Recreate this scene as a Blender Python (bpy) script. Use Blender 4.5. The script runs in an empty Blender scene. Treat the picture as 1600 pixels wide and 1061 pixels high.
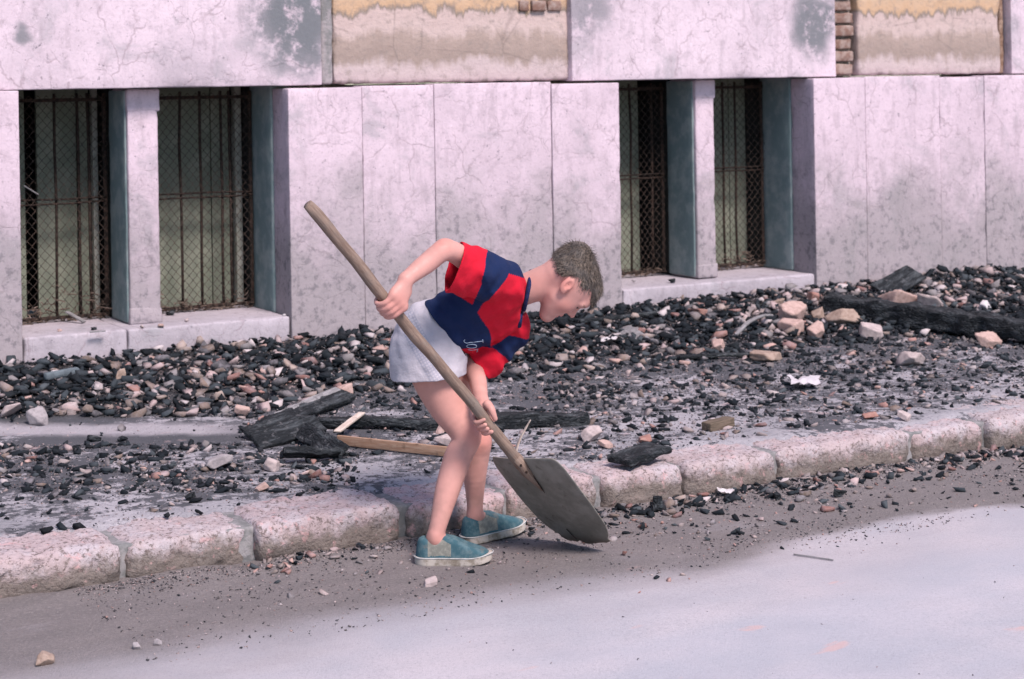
import bpy, math, random
import numpy as np
from mathutils import Vector, Matrix
from mathutils.bvhtree import BVHTree

SC = bpy.context.scene
COL = SC.collection
random.seed(7)
RNG = np.random.default_rng(7)

# ------------------------------------------------------------------ camera, sky, sun, exposure
CAM_H, FPX, ROLL, AX, AY = 1.40, 2800.0, 0.0163, 800.0, 128.0   # eye height, focal length in photo pixels, roll, optical axis in the photo
cam_d = bpy.data.cameras.new('camera')
cam = bpy.data.objects.new('camera', cam_d)
COL.objects.link(cam)
SC.camera = cam
cam_d.sensor_width = 36.0
cam_d.lens = FPX / 1600.0 * 36.0
cam_d.shift_y = -(530.5 - AY) / 1600.0
cam_d.clip_end = 500.0
cam.matrix_world = Matrix.Translation((0, 0, CAM_H)) @ Matrix.Rotation(math.radians(90), 4, 'X') @ Matrix.Rotation(-ROLL, 4, 'Z')
cam_d.dof.use_dof = True
cam_d.dof.focus_distance = 5.25
cam_d.dof.aperture_fstop = 6.3

world = bpy.data.worlds.new('World')
SC.world = world
world.use_nodes = True
wn = world.node_tree.nodes
bg = wn['Background']
sky = wn.new('ShaderNodeTexSky')
sky.sky_type = 'NISHITA'
sky.sun_disc = False
SUN_TO = Vector((0.48, -0.74, 1.05)).normalized()              # towards the sun: high, to the right and behind the camera
sky.sun_elevation = math.asin(SUN_TO.z)
sky.sun_rotation = math.atan2(SUN_TO.x, SUN_TO.y)
sky.air_density, sky.dust_density, sky.ozone_density = 1.0, 0.6, 2.0
world.node_tree.links.new(sky.outputs[0], bg.inputs['Color'])
bg.inputs['Strength'].default_value = 0.10
sun_d = bpy.data.lights.new('sun', 'SUN')
sun_d.energy = 3.4
sun_d.angle = math.radians(18)
sun_d.color = (1.0, 0.86, 0.83)
sun = bpy.data.objects.new('sun', sun_d)
COL.objects.link(sun)
sun.location = (4, -4, 8)
sun.rotation_euler = SUN_TO.to_track_quat('Z', 'Y').to_euler()
SC.view_settings.view_transform = 'Standard'
SC.view_settings.look = 'None'
SC.view_settings.gamma = 1.0
SC.view_settings.use_curve_mapping = False
SC.view_settings.exposure = 0.66
SC.cycles.max_bounces = 4
SC.cycles.diffuse_bounces = 3
SC.cycles.caustics_reflective = SC.cycles.caustics_refractive = False
SC.cycles.adaptive_threshold = 0.02

# ------------------------------------------------------------------ frames of reference (metres)
ANG = math.radians(29.0)
D2 = np.array([math.cos(ANG), math.sin(ANG)])                  # along the wall
N2 = np.array([math.sin(ANG), -math.cos(ANG)])                 # out of the wall, towards the street
P0 = np.array([-0.716, 8.55])
KERB = 2.87                                                    # kerb face, metres out from the wall


def ray(px, py):
    u, v = px - AX, py - AY
    return np.array([(u - ROLL * v) / FPX, 1.0, -(v + ROLL * u) / FPX])


def at(px, py, Y):
    r = ray(px, py)
    return np.array([r[0] * Y, Y, CAM_H + r[2] * Y])


def W(s, z, out=0.0):
    p = P0 + s * D2 + out * N2
    return np.array([p[0], p[1], z])


def wall_at(px, py, out=0.0):
    r = ray(px, py)
    t = (out + P0 @ N2) / (r[:2] @ N2)
    p = r[:2] * t
    return (p - P0) @ D2, CAM_H + r[2] * t


def sq(x, y):
    dx, dy = x - P0[0], y - P0[1]
    return dx * D2[0] + dy * D2[1], dx * N2[0] + dy * N2[1]


def pix(p):
    X, Y, Z = p[0], p[1], p[2]
    a, b = X / Y * FPX, (CAM_H - Z) / Y * FPX
    u = (a + ROLL * b) / (1 + ROLL * ROLL)
    return AX + u, AY + b - ROLL * u


# ------------------------------------------------------------------ noise
_TAB = np.random.default_rng(99).uniform(-1, 1, 16384).astype(np.float32)


def _hash(ix, iy, iz, seed):
    h = (ix * 15731) ^ (iy * 789221) ^ (iz * 1376312589) ^ (seed * 7919 + 977)
    return _TAB[(h ^ (h >> 9)) & 16383]


def vn(x, y, z, seed=0):
    scalar = np.ndim(x) == 0 and np.ndim(y) == 0 and np.ndim(z) == 0
    x, y, z = np.broadcast_arrays(np.asarray(x, float), np.asarray(y, float), np.asarray(z, float))
    x, y, z = np.atleast_1d(x), np.atleast_1d(y), np.atleast_1d(z)
    ix, iy, iz = np.floor(x).astype(np.int64), np.floor(y).astype(np.int64), np.floor(z).astype(np.int64)
    fx, fy, fz = x - ix, y - iy, z - iz
    fx, fy, fz = fx * fx * (3 - 2 * fx), fy * fy * (3 - 2 * fy), fz * fz * (3 - 2 * fz)
    o = 0
    for a in (0, 1):
        wa = fx if a else 1 - fx
        for b in (0, 1):
            wb = fy if b else 1 - fy
            for c in (0, 1):
                o = o + wa * wb * (fz if c else 1 - fz) * _hash(ix + a, iy + b, iz + c, seed)
    return float(o[0]) if scalar else o


def fbm(x, y, z, seed=0, n=4):
    o, a, f = 0, 0.5, 1.0
    for i in range(n):
        o = o + a * vn(x * f, y * f, z * f, seed + i)
        a *= 0.5
        f *= 2.03
    return o


def ss(a, b, x):
    t = np.clip((x - a) / (b - a), 0, 1)
    return t * t * (3 - 2 * t)


# ------------------------------------------------------------------ mesh helpers
def mesh(name, V, F, mat=None, smooth=False):
    me = bpy.data.meshes.new(name)
    V = np.asarray(V, dtype=np.float32)
    if isinstance(F, np.ndarray):
        n, k = F.shape
        me.vertices.add(len(V))
        me.vertices.foreach_set('co', V.ravel())
        me.loops.add(n * k)
        me.loops.foreach_set('vertex_index', F.ravel().astype(np.int32))
        me.polygons.add(n)
        me.polygons.foreach_set('loop_start', np.arange(0, n * k, k, dtype=np.int32))
        me.update(calc_edges=True)
    else:
        me.from_pydata([tuple(map(float, v)) for v in V], [], F)
    me.validate()
    if smooth:
        me.polygons.foreach_set('use_smooth', np.ones(len(me.polygons), dtype=bool))
    if mat:
        me.materials.append(mat)
    me.update()
    return me


def obj(name, me, parent=None, loc=None, rot=None):
    o = bpy.data.objects.new(name, me)
    COL.objects.link(o)
    if loc is not None:
        o.location = tuple(map(float, loc))
    if rot is not None:
        o.rotation_euler = rot
    if parent is not None:
        o.parent = parent
    return o


def tag(o, label=None, cat=None, group=None, kind=None):
    if label:
        o['label'] = label
    if cat:
        o['category'] = cat
    if group:
        o['group'] = group
    if kind:
        o['kind'] = kind
    return o


def vcol(me, C, name='Col'):
    C = np.asarray(C, dtype=np.float32)
    if C.shape[1] == 3:
        C = np.concatenate([C, np.ones((len(C), 1), np.float32)], 1)
    a = me.attributes.new(name, 'FLOAT_COLOR', 'POINT')
    a.data.foreach_set('color', C.ravel())


def quads_box(lines):
    """surface lattice of a box from three coordinate lists"""
    lx, ly, lz = lines
    n = (len(lx), len(ly), len(lz))
    idx = -np.ones(n, dtype=np.int64)
    surf = np.zeros(n, bool)
    surf[0], surf[-1] = True, True
    surf[:, 0], surf[:, -1] = True, True
    surf[:, :, 0], surf[:, :, -1] = True, True
    ii = np.argwhere(surf)
    idx[surf] = np.arange(len(ii))
    V = np.stack([lx[ii[:, 0]], ly[ii[:, 1]], lz[ii[:, 2]]], 1)
    F = []

    def side(A, flip):
        q = np.stack([A[:-1, :-1], A[1:, :-1], A[1:, 1:], A[:-1, 1:]], -1).reshape(-1, 4)
        F.append(q[:, ::-1] if flip else q)
    side(idx[0], True); side(idx[-1], False)
    side(idx[:, 0], False); side(idx[:, -1], True)
    side(idx[:, :, 0], True); side(idx[:, :, -1], False)
    return V, np.concatenate(F)


def rough_box(dx, dy, dz, res=0.04, r=0.006, wear=0.6, amp=0.001, seed=0, freq=30.0, chip=0.0):
    """box centred on the origin with worn, uneven edges and faces"""
    r = min(r, dx * .45, dy * .45, dz * .45)

    def lin(d):
        h = d / 2
        k = max(1, int(round((d - 2 * r) / res)))
        return np.concatenate([[-h, -h + .35 * r], np.linspace(-h + r, h - r, k + 1), [h - .35 * r, h]])
    V, F = quads_box([lin(dx), lin(dy), lin(dz)])
    o = seed * 7.31
    h = np.array([dx, dy, dz]) / 2
    nz = vn(V[:, 0] * freq * .5 + o, V[:, 1] * freq * .5, V[:, 2] * freq * .5 + o, 3)
    rr = np.clip(r * (1 + wear * nz), r * .25, r)
    if chip:
        c = vn(V[:, 0] * 9 + o, V[:, 1] * 9, V[:, 2] * 9, 5)
        rr = rr + chip * ss(.45, .8, c)
        rr = np.minimum(rr, h.min() * .9)
    q = np.clip(V, -h + rr[:, None], h - rr[:, None])
    dlt = V - q
    L = np.linalg.norm(dlt, axis=1)
    m = L > rr
    V[m] = q[m] + dlt[m] / L[m][:, None] * rr[m][:, None]
    if amp:
        for a in range(3):
            V[:, a] += amp * fbm(V[:, 0] * freq + o, V[:, 1] * freq + a * 9, V[:, 2] * freq, seed + a, 3)
    return V, F


def tube(pts, r, n=6, cap=True):
    pts = [np.asarray(p, float) for p in pts]
    rs = r if hasattr(r, '__len__') else [r] * len(pts)
    V, F = [], []
    a = None
    for i, p in enumerate(pts):
        t = pts[min(i + 1, len(pts) - 1)] - pts[max(i - 1, 0)]
        t /= np.linalg.norm(t) + 1e-12
        if a is None:
            a = np.cross(t, [0, 0, 1.0]) if abs(t[2]) < .9 else np.cross(t, [1.0, 0, 0])
        a = a - t * (a @ t)                                      # carried along the curve without twisting
        a /= np.linalg.norm(a) + 1e-12
        b = np.cross(t, a)
        for k in range(n):
            w = 2 * math.pi * k / n
            V.append(p + rs[i] * (a * math.cos(w) + b * math.sin(w)))
    for i in range(len(pts) - 1):
        for k in range(n):
            F.append([i * n + k, i * n + (k + 1) % n, (i + 1) * n + (k + 1) % n, (i + 1) * n + k])
    if cap:
        F.append(list(range(n))[::-1])
        F.append([(len(pts) - 1) * n + k for k in range(n)])
    return V, F


def join(parts):
    V, F, o = [], [], 0
    for v, f in parts:
        V.extend(list(v))
        F.extend([[int(i) + o for i in q] for q in f])
        o += len(v)
    return np.array(V), F


# ------------------------------------------------------------------ materials
class NT:
    def __init__(self, name):
        self.m = bpy.data.materials.new(name)
        self.m.use_nodes = True
        self.n = self.m.node_tree.nodes
        self.l = self.m.node_tree.links
        self.b = self.n['Principled BSDF']
        self.b.inputs['Specular IOR Level'].default_value = .25

    def new(self, t, **kw):
        x = self.n.new(t)
        for k, v in kw.items():
            setattr(x, k, v)
        return x

    def link(self, a, b):
        self.l.new(a, b)

    def val(self, sock, v):
        if hasattr(v, 'is_output') or isinstance(v, bpy.types.NodeSocket):
            self.l.new(v, sock)
        else:
            if sock.type == 'RGBA' and len(v) == 3:
                v = (*v, 1)
            sock.default_value = v

    def pos(self):
        return self.new('ShaderNodeNewGeometry').outputs['Position']

    def objco(self):
        return self.new('ShaderNodeTexCoord').outputs['Object']

    def rnd(self):
        return self.new('ShaderNodeObjectInfo').outputs['Random']

    def vmath(self, op, a, b=None):
        x = self.new('ShaderNodeVectorMath', operation=op)
        self.val(x.inputs[0], a)
        if b is not None:
            self.val(x.inputs['Scale' if op == 'SCALE' else 1], b)
        return x.outputs['Value' if op in ('DOT_PRODUCT', 'LENGTH', 'DISTANCE') else 0]

    def math(self, op, a, b=0.0, c=None, clamp=False):
        x = self.new('ShaderNodeMath', operation=op, use_clamp=clamp)
        self.val(x.inputs[0], a)
        self.val(x.inputs[1], b)
        if c is not None:
            self.val(x.inputs[2], c)
        return x.outputs[0]

    def noise(self, co, scale, detail=4, rough=.55, dist=0.0):
        x = self.new('ShaderNodeTexNoise')
        self.val(x.inputs['Vector'], co)
        x.inputs['Scale'].default_value = scale
        x.inputs['Detail'].default_value = min(detail, 4.0)
        x.inputs['Roughness'].default_value = rough
        x.inputs['Distortion'].default_value = dist
        return x.outputs['Fac']

    def voro(self, co, scale, feature='F1'):
        x = self.new('ShaderNodeTexVoronoi', feature=feature)
        self.val(x.inputs['Vector'], co)
        x.inputs['Scale'].default_value = scale
        return x.outputs['Distance']

    def map(self, v, a, b, c=0.0, d=1.0, smooth=True):
        x = self.new('ShaderNodeMapRange', interpolation_type='SMOOTHSTEP' if smooth else 'LINEAR')
        self.val(x.inputs[0], v)
        for i, k in enumerate((a, b, c, d)):
            self.val(x.inputs[i + 1], k)
        return x.outputs[0]

    def mix(self, f, a, b, mode='MIX'):
        x = self.new('ShaderNodeMix', data_type='RGBA', blend_type=mode)
        self.val(x.inputs[0], f)
        self.val(x.inputs[6], a)
        self.val(x.inputs[7], b)
        return x.outputs[2]

    def ramp(self, f, stops):
        x = self.new('ShaderNodeValToRGB')
        self.val(x.inputs[0], f)
        e = x.color_ramp.elements
        while len(e) < len(stops):
            e.new(.5)
        for i, (p, c) in enumerate(stops):
            e[i].position = p
            e[i].color = (*c, 1)
        return x.outputs[0]

    def bump(self, h, strength=.4, dist=.01, prev=None):
        x = self.new('ShaderNodeBump')
        x.inputs['Strength'].default_value = strength
        x.inputs['Distance'].default_value = dist
        self.val(x.inputs['Height'], h)
        if prev is not None:
            self.l.new(prev, x.inputs['Normal'])
        return x.outputs[0]

    def done(self, col, rough=.9, bump=None, **kw):
        self.val(self.b.inputs['Base Color'], col)
        self.val(self.b.inputs['Roughness'], rough)
        if bump is not None:
            self.l.new(bump, self.b.inputs['Normal'])
        for k, v in kw.items():
            self.val(self.b.inputs[k.replace('_', ' ')], v)
        return self.m


def along(t, co, v3):
    return t.vmath('DOT_PRODUCT', co, tuple(v3))


def mat_stone(name, tint=(.63, .515, .58), grey=(.30, .29, .31), low_grey=True, stains=()):
    t = NT(name)
    p = t.pos()
    off = t.vmath('SCALE', (3.1, 7.7, 5.3), t.rnd())
    co = t.vmath('ADD', p, off)
    warp = t.new('ShaderNodeTexNoise')
    t.link(co, warp.inputs['Vector'])
    warp.inputs['Scale'].default_value = 4.0
    warp.inputs['Detail'].default_value = 5
    wv = t.vmath('ADD', co, t.vmath('SCALE', warp.outputs['Color'], .28))
    big = t.noise(co, 2.2, 5)
    col = t.mix(t.map(big, .35, .7), tint, tuple(c * .86 for c in tint))
    col = t.mix(t.map(t.noise(co, 14, 5, .7), .50, .72, 0, .55), col, tuple(c * .62 for c in tint))
    # large grey weathering blotches
    bl = t.map(t.noise(co, 3.4, 5, .68, .6), .52, .70)
    col = t.mix(t.math('MULTIPLY', bl, .55), col, grey)
    # veins and hairline cracks
    v1 = t.map(t.voro(wv, 3.6, 'DISTANCE_TO_EDGE'), .0, .022, 1, 0)
    v1 = t.math('MULTIPLY', v1, t.map(t.noise(co, 5.5, 3), .42, .58))
    v2 = t.map(t.voro(wv, 12.5, 'DISTANCE_TO_EDGE'), .0, .035, 1, 0)
    v2 = t.math('MULTIPLY', v2, t.map(t.noise(co, 7.5, 4), .46, .62))
    col = t.mix(t.math('MULTIPLY', v1, .46), col, (.24, .18, .20))
    col = t.mix(t.math('MULTIPLY', v2, .42), col, (.24, .19, .21))
    st = t.noise(t.vmath('MULTIPLY', co, (1, 1, .22)), 16, 6, .7)
    col = t.mix(t.map(st, .52, .70, 0, .42), col, tuple(c * .55 for c in tint))
    col = t.mix(t.map(t.noise(co, 75, 5, .75), .52, .70, 0, .5), col, tuple(c * .5 for c in tint))
    col = t.mix(t.map(t.noise(co, 30, 6, .7), .40, .26, 0, .5), col, tuple(min(1, c * 1.25) for c in tint))
    # small dark pits and scuffs
    sp = t.map(t.noise(co, 36, 4, .75), .625, .70)
    col = t.mix(t.math('MULTIPLY', sp, .75), col, (.13, .12, .14))
    if low_grey:
        # greyer and blotchier towards the bottom, with a ragged upper edge
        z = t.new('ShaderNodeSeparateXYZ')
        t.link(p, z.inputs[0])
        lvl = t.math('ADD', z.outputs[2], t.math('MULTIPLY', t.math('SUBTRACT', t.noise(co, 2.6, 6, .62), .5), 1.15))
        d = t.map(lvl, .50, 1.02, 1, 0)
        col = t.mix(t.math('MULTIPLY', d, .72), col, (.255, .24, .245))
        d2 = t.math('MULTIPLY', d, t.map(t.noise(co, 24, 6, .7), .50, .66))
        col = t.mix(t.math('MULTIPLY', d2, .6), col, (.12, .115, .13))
    for c, rad, colr, st in stains:
        q = t.vmath('DISTANCE', t.vmath('ADD', p, t.vmath('SCALE', t.vmath('SUBTRACT', warp.outputs['Color'], (.5, .5, .5)), .30)), tuple(c))
        k = t.map(q, rad * .35, rad, st, 0)
        k = t.math('MULTIPLY', k, t.map(t.noise(p, 9, 4, .7), .32, .52))
        col = t.mix(k, col, colr)
    b = t.bump(t.noise(co, 38, 5, .65), .5, .006)
    b = t.bump(t.math('SUBTRACT', 0, t.math('ADD', v1, v2)), .25, .003, b)
    return t.done(col, .88, b)


def mat_simple(name, c0, c1, scale=20, rough=.85, bump=.3, bd=.004, lo=.4, hi=.65, **kw):
    t = NT(name)
    co = t.objco()
    n = t.noise(co, scale, 7, .65)
    col = t.mix(t.map(n, lo, hi), c0, c1)
    return t.done(col, rough, t.bump(t.noise(co, scale * 2.3, 6, .65), bump, bd), **kw)


def mat_piece(name, stops, rough=.95, scale=60, attr=False, bump=.6):
    """debris: one colour per piece out of a ramp, with grain"""
    t = NT(name)
    if attr:
        a = t.new('ShaderNodeAttribute', attribute_name='rnd')
        r = a.outputs['Fac']
        co = t.pos()
    else:
        co = t.pos()
    col = t.ramp(r, stops) if attr else t.new('ShaderNodeObjectInfo').outputs['Color']
    n = t.noise(co, scale, 6, .7)
    col = t.mix(t.map(n, .35, .7, 0, .6), col, t.mix(.05 if name.startswith('charcoal') else .5, col, (.30, .27, .30)))
    dust = t.math('MULTIPLY', t.map(t.noise(co, 16, 5, .7), .50, .68), .04 if name.startswith('charcoal') else .30)
    col = t.mix(dust, col, (.33, .30, .33))
    if name.startswith('charcoal'):
        t.b.inputs['Specular IOR Level'].default_value = .12
    return t.done(col, rough, t.bump(n, bump, .006))


STAIN = (.16, .17, .185)
_sw = lambda px, py: W(*wall_at(px, py))
stain_pts = [(_sw(468, 25), .34, STAIN, 1.0), (_sw(1284, 42), .27, STAIN, .95), (_sw(918, 15), .22, STAIN, .7), (_sw(480, 95), .16, STAIN, .7), (_sw(300, 115), .22, STAIN, .3), (_sw(45, 60), .07, STAIN, .8),
             (_sw(1590, 40), .10, STAIN, .7), (_sw(495, 75), .10, STAIN, .8)]
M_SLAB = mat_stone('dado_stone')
M_BLOCK = mat_stone('upper_stone', tint=(.64, .535, .595), low_grey=False, stains=stain_pts)
M_SILL = mat_stone('sill_stone', tint=(.44, .40, .44), grey=(.28, .28, .30), low_grey=False)
M_REVEAL = mat_simple('shaded_reveal_plaster', (.17, .235, .24), (.27, .325, .325), 9, .95, .5, .006)  # grey-blue plaster, the recess sides' teal shade put into its colour


def mat_ochre():
    t = NT('ochre_plaster')
    p = t.pos()
    z = t.new('ShaderNodeSeparateXYZ')
    t.link(p, z.inputs[0])
    s = along(t, p, (D2[0], D2[1], 0))
    xy = t.new('ShaderNodeCombineXYZ')
    t.link(s, xy.inputs[0])
    t.link(z.outputs[2], xy.inputs[2])
    st = t.vmath('MULTIPLY', xy.outputs[0], (16, 1, 1.4))
    drip = t.math('SUBTRACT', t.noise(st, 1.0, 5, .6), .5)
    big = t.math('SUBTRACT', t.noise(xy.outputs[0], 3.2, 5, .6), .5)
    lv = t.math('ADD', z.outputs[2], t.math('ADD', t.math('MULTIPLY', drip, .17), t.math('MULTIPLY', big, .20)))
    col = t.ramp(t.map(lv, 1.38, 1.88, 0, 1, False), [
        (.0, (.22, .19, .175)), (.06, (.45, .37, .37)), (.20, (.47, .39, .385)), (.29, (.30, .24, .21)), (.48, (.36, .285, .25)),
        (.57, (.50, .40, .375)), (.73, (.49, .385, .36)), (.765, (.24, .20, .17)), (.81, (.50, .34, .22)), (1.0, (.52, .38, .27))])
    col = t.mix(t.map(t.noise(p, 22, 7, .7), .5, .7, 0, .55), col, (.26, .22, .20))
    wv = t.vmath('ADD', p, t.vmath('SCALE', p, 0.0))
    cr = t.math('MULTIPLY', t.map(t.voro(p, 3.1, 'DISTANCE_TO_EDGE'), 0, .02, 1, 0), t.map(t.noise(p, 4, 3), .45, .6))
    col = t.mix(t.math('MULTIPLY', cr, .35), col, (.16, .13, .12))
    b = t.bump(t.noise(p, 30, 8, .7), .7, .01)
    return t.done(col, .95, b)


M_OCHRE = mat_ochre()
M_BRICK = mat_simple('brick', (.20, .12, .095), (.33, .26, .23), 14, .95, .8, .008)
M_MORTAR = mat_simple('crumbled_mortar', (.25, .21, .18), (.36, .31, .28), 30, .97, .9, .012)
M_RUST = mat_simple('rusty_iron', (.018, .014, .012), (.06, .036, .028), 60, .85, .5, .002)
M_WIRE = mat_simple('rusty_wire', (.030, .025, .023), (.10, .070, .055), 80, .85, .3, .002)
M_BOARD = mat_simple('green_board', (.19, .215, .165), (.26, .28, .22), 7, .8, .25, .004)
M_FRAME = mat_simple('pale_frame_paint', (.33, .34, .29), (.42, .42, .37), 12, .75, .25, .003)
M_DARK = mat_simple('cellar_painted_dark', (.02, .022, .022), (.035, .035, .033), 6, .95, .2, .003)  # near-black colour stands for the unlit depth behind the windows


def mat_road():
    t = NT('road_surface')
    p = t.pos()
    out = t.math('SUBTRACT', along(t, p, (N2[0], N2[1], 0)), float(P0 @ N2))
    s = t.math('SUBTRACT', along(t, p, (D2[0], D2[1], 0)), float(P0 @ D2))
    xy = t.new('ShaderNodeCombineXYZ')
    t.link(t.math('MULTIPLY', s, .45), xy.inputs[0])
    t.link(out, xy.inputs[1])
    streak = t.noise(xy.outputs[0], 9, 6, .65)
    col = t.mix(t.map(t.noise(p, 2.0, 5), .35, .7), (.50, .465, .495), (.40, .40, .44))
    col = t.mix(t.map(streak, .45, .72, 0, .35), col, (.36, .345, .38))
    g = t.noise(p, 240, 3, .8)
    g2 = t.noise(p, 85, 4, .8)
    col = t.mix(t.map(g2, .52, .70, 0, .55), col, (.25, .245, .27))
    col = t.mix(t.map(g2, .44, .30, 0, .5), col, (.60, .57, .60))
    col = t.mix(t.map(g, .50, .72, 0, .6), col, (.20, .195, .22))
    col = t.mix(t.map(g, .42, .25, 0, .5), col, (.68, .65, .68))
    col = t.mix(t.map(t.noise(xy.outputs[0], 1.6, 4, .6), .42, .62, 0, .4), col, (.36, .375, .43))
    # silt washed along the kerb, with a wavy edge
    e = t.math('ADD', out, t.math('MULTIPLY', t.math('SUBTRACT', t.noise(xy.outputs[0], 2.2, 3, .5), .5), .62))
    e = t.math('ADD', e, t.math('MULTIPLY', t.math('SUBTRACT', t.noise(p, 20, 4, .6), .5), .06))
    wd = t.map(s, -1.3, .3, .24, .065)
    silt = t.math('MULTIPLY', t.map(t.math('DIVIDE', t.math('SUBTRACT', 3.54, e), wd), -1, 1, 0, 1), t.map(t.noise(xy.outputs[0], 6, 4, .6), .22, .42, .72, 1))
    sc = t.mix(t.math('ADD', t.math('MULTIPLY', t.map(streak, .38, .66), .6), t.math('MULTIPLY', t.map(t.noise(p, 60, 4, .8), .4, .62), .5)), (.125, .112, .106), (.205, .182, .172))
    sc = t.mix(t.map(g, .50, .66, 0, .9), sc, (.055, .052, .052))
    sc = t.mix(t.map(t.noise(p, 120, 4, .8), .57, .68, 0, .9), sc, (.34, .30, .285))
    ash = t.math('MULTIPLY', t.map(t.noise(xy.outputs[0], 5.5, 5, .65), .56, .68), t.map(s, .8, 2.0))
    sc = t.mix(t.math('MULTIPLY', ash, .75), sc, (.05, .055, .065))
    col = t.mix(t.math('MULTIPLY', silt, .96), col, sc)
    fan = t.map(e, 3.60, 4.15, .30, 0)
    col = t.mix(fan, col, (.30, .27, .28))
    # smears of brick dust
    bd = t.math('MULTIPLY', t.map(t.noise(xy.outputs[0], 7, 4, .6, .3), .665, .74), .5)
    col = t.mix(bd, col, (.60, .36, .32))
    b = t.bump(g, .6, .004)
    b = t.bump(t.noise(p, 70, 4, .7), .25, .005, b)
    b = t.bump(t.math('MULTIPLY', silt, t.noise(p, 110, 4, .75)), .8, .010, b)
    return t.done(col, .92, b)


def mat_pave():
    t = NT('dusty_pavement')
    p = t.pos()
    out = t.math('SUBTRACT', along(t, p, (N2[0], N2[1], 0)), float(P0 @ N2))
    col = t.mix(t.map(t.noise(p, 3.0, 6, .6), .35, .68), (.42, .40, .43), (.29, .285, .31))
    g = t.noise(p, 160, 4, .8)
    col = t.mix(t.map(g, .50, .72, 0, .6), col, (.16, .155, .175))
    ash = t.map(t.math('ADD', t.math('ADD', t.math('MULTIPLY', t.noise(p, 3.4, 3, .6), .5), t.math('MULTIPLY', t.noise(p, 26, 6, .75), .5)), t.map(out, .9, 2.6, .13, .0, False)), .49, .555)
    col = t.mix(t.math('MULTIPLY', ash, .85), col, (.045, .050, .060))
    soil = t.map(t.math('ADD', out, t.math('MULTIPLY', t.math('SUBTRACT', t.noise(p, 3, 5), .5), .7)), .75, 1.10, 1, 0)
    col = t.mix(t.math('MULTIPLY', soil, .8), col, t.mix(t.map(t.noise(p, 30, 6, .7), .45, .68), (.014, .016, .019), (.085, .072, .066)))
    # a swept strip of bare concrete at the left
    al = t.math('SUBTRACT', along(t, p, (D2[0], D2[1], 0)), float(P0 @ D2))
    mid_ = t.math('ADD', t.math('MULTIPLY', t.math('ADD', al, 1.96), .57), 1.03)
    dd = t.math('ADD', t.math('ABSOLUTE', t.math('SUBTRACT', out, mid_)), t.math('MULTIPLY', t.math('SUBTRACT', t.noise(p, 12, 4), .5), .12))
    sw = t.math('MULTIPLY', t.map(dd, .05, .17, .85, 0), t.map(al, -1.35, -1.05, 1, 0))
    col = t.mix(sw, col, t.mix(t.map(g, .45, .7), (.44, .415, .445), (.33, .315, .335)))
    pk = t.math('MULTIPLY', t.map(t.noise(p, 9, 5, .6), .62, .74), .55)
    col = t.mix(pk, col, (.56, .42, .42))
    b = t.bump(g, .7, .006)
    b = t.bump(t.noise(p, 34, 7, .7), .8, .02, b)
    return t.done(col, .95, b)


def mat_kerb():
    t = NT('kerb_stone')
    p = t.pos()
    co = t.vmath('ADD', p, t.vmath('SCALE', (5.1, 3.3, 2.7), t.rnd()))
    base = t.ramp(t.rnd(), [(0, (.46, .355, .36)), (.5, (.42, .365, .375)), (1, (.49, .345, .35))])
    col = t.mix(t.map(t.noise(co, 11, 6, .65), .40, .66), base, (.47, .42, .445))
    z = t.new('ShaderNodeSeparateXYZ')
    t.link(p, z.inputs[0])
    lv = t.math('ADD', z.outputs[2], t.math('MULTIPLY', t.math('SUBTRACT', t.noise(co, 18, 6, .7), .5), .12))
    grime = t.math('MULTIPLY', t.map(lv, .045, .100, 1, 0), .9)
    col = t.mix(grime, col, (.17, .145, .125))
    col = t.mix(t.map(t.noise(co, 70, 5, .75), .50, .64, 0, .85), col, (.13, .105, .095))
    col = t.mix(t.map(t.noise(co, 26, 5, .7), .57, .70, 0, .55), col, (.60, .35, .35))
    b = t.bump(t.noise(co, 60, 6, .7), .9, .012)
    return t.done(col, .92, b)


M_ROAD, M_PAVE, M_KERB = mat_road(), mat_pave(), mat_kerb()
CH = [(0, (.006, .009, .012)), (.55, (.013, .018, .023)), (.85, (.026, .034, .041)), (1, (.075, .088, .098))]
STN = [(0, (.38, .29, .28)), (.15, (.13, .115, .11)), (.35, (.40, .32, .305)), (.5, (.10, .097, .10)), (.7, (.48, .42, .42)), (.8, (.17, .125, .10)), (.9, (.09, .085, .085)), (1, (.26, .21, .19))]
BRK = [(0, (.36, .19, .16)), (.4, (.42, .27, .235)), (.7, (.30, .16, .13)), (1, (.46, .34, .31))]
M_CHAR, M_CHAR_A = mat_piece('charcoal', CH, .9), mat_piece('charcoal_bits', CH, .9, attr=True)
M_STN, M_STN_A = mat_piece('stone_rubble', STN), mat_piece('stone_bits', STN, attr=True)
M_CRUMB = mat_piece('mixed_crumbs', [(0, (.008, .011, .014)), (.42, (.016, .02, .025)), (.55, (.10, .09, .085)), (.70, (.28, .23, .22)), (.82, (.42, .36, .36)), (.90, (.30, .17, .14)), (1, (.55, .49, .49))], attr=True)
M_BRK, M_BRK_A = mat_piece('brick_rubble', BRK), mat_piece('brick_bits', BRK, attr=True)


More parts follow.
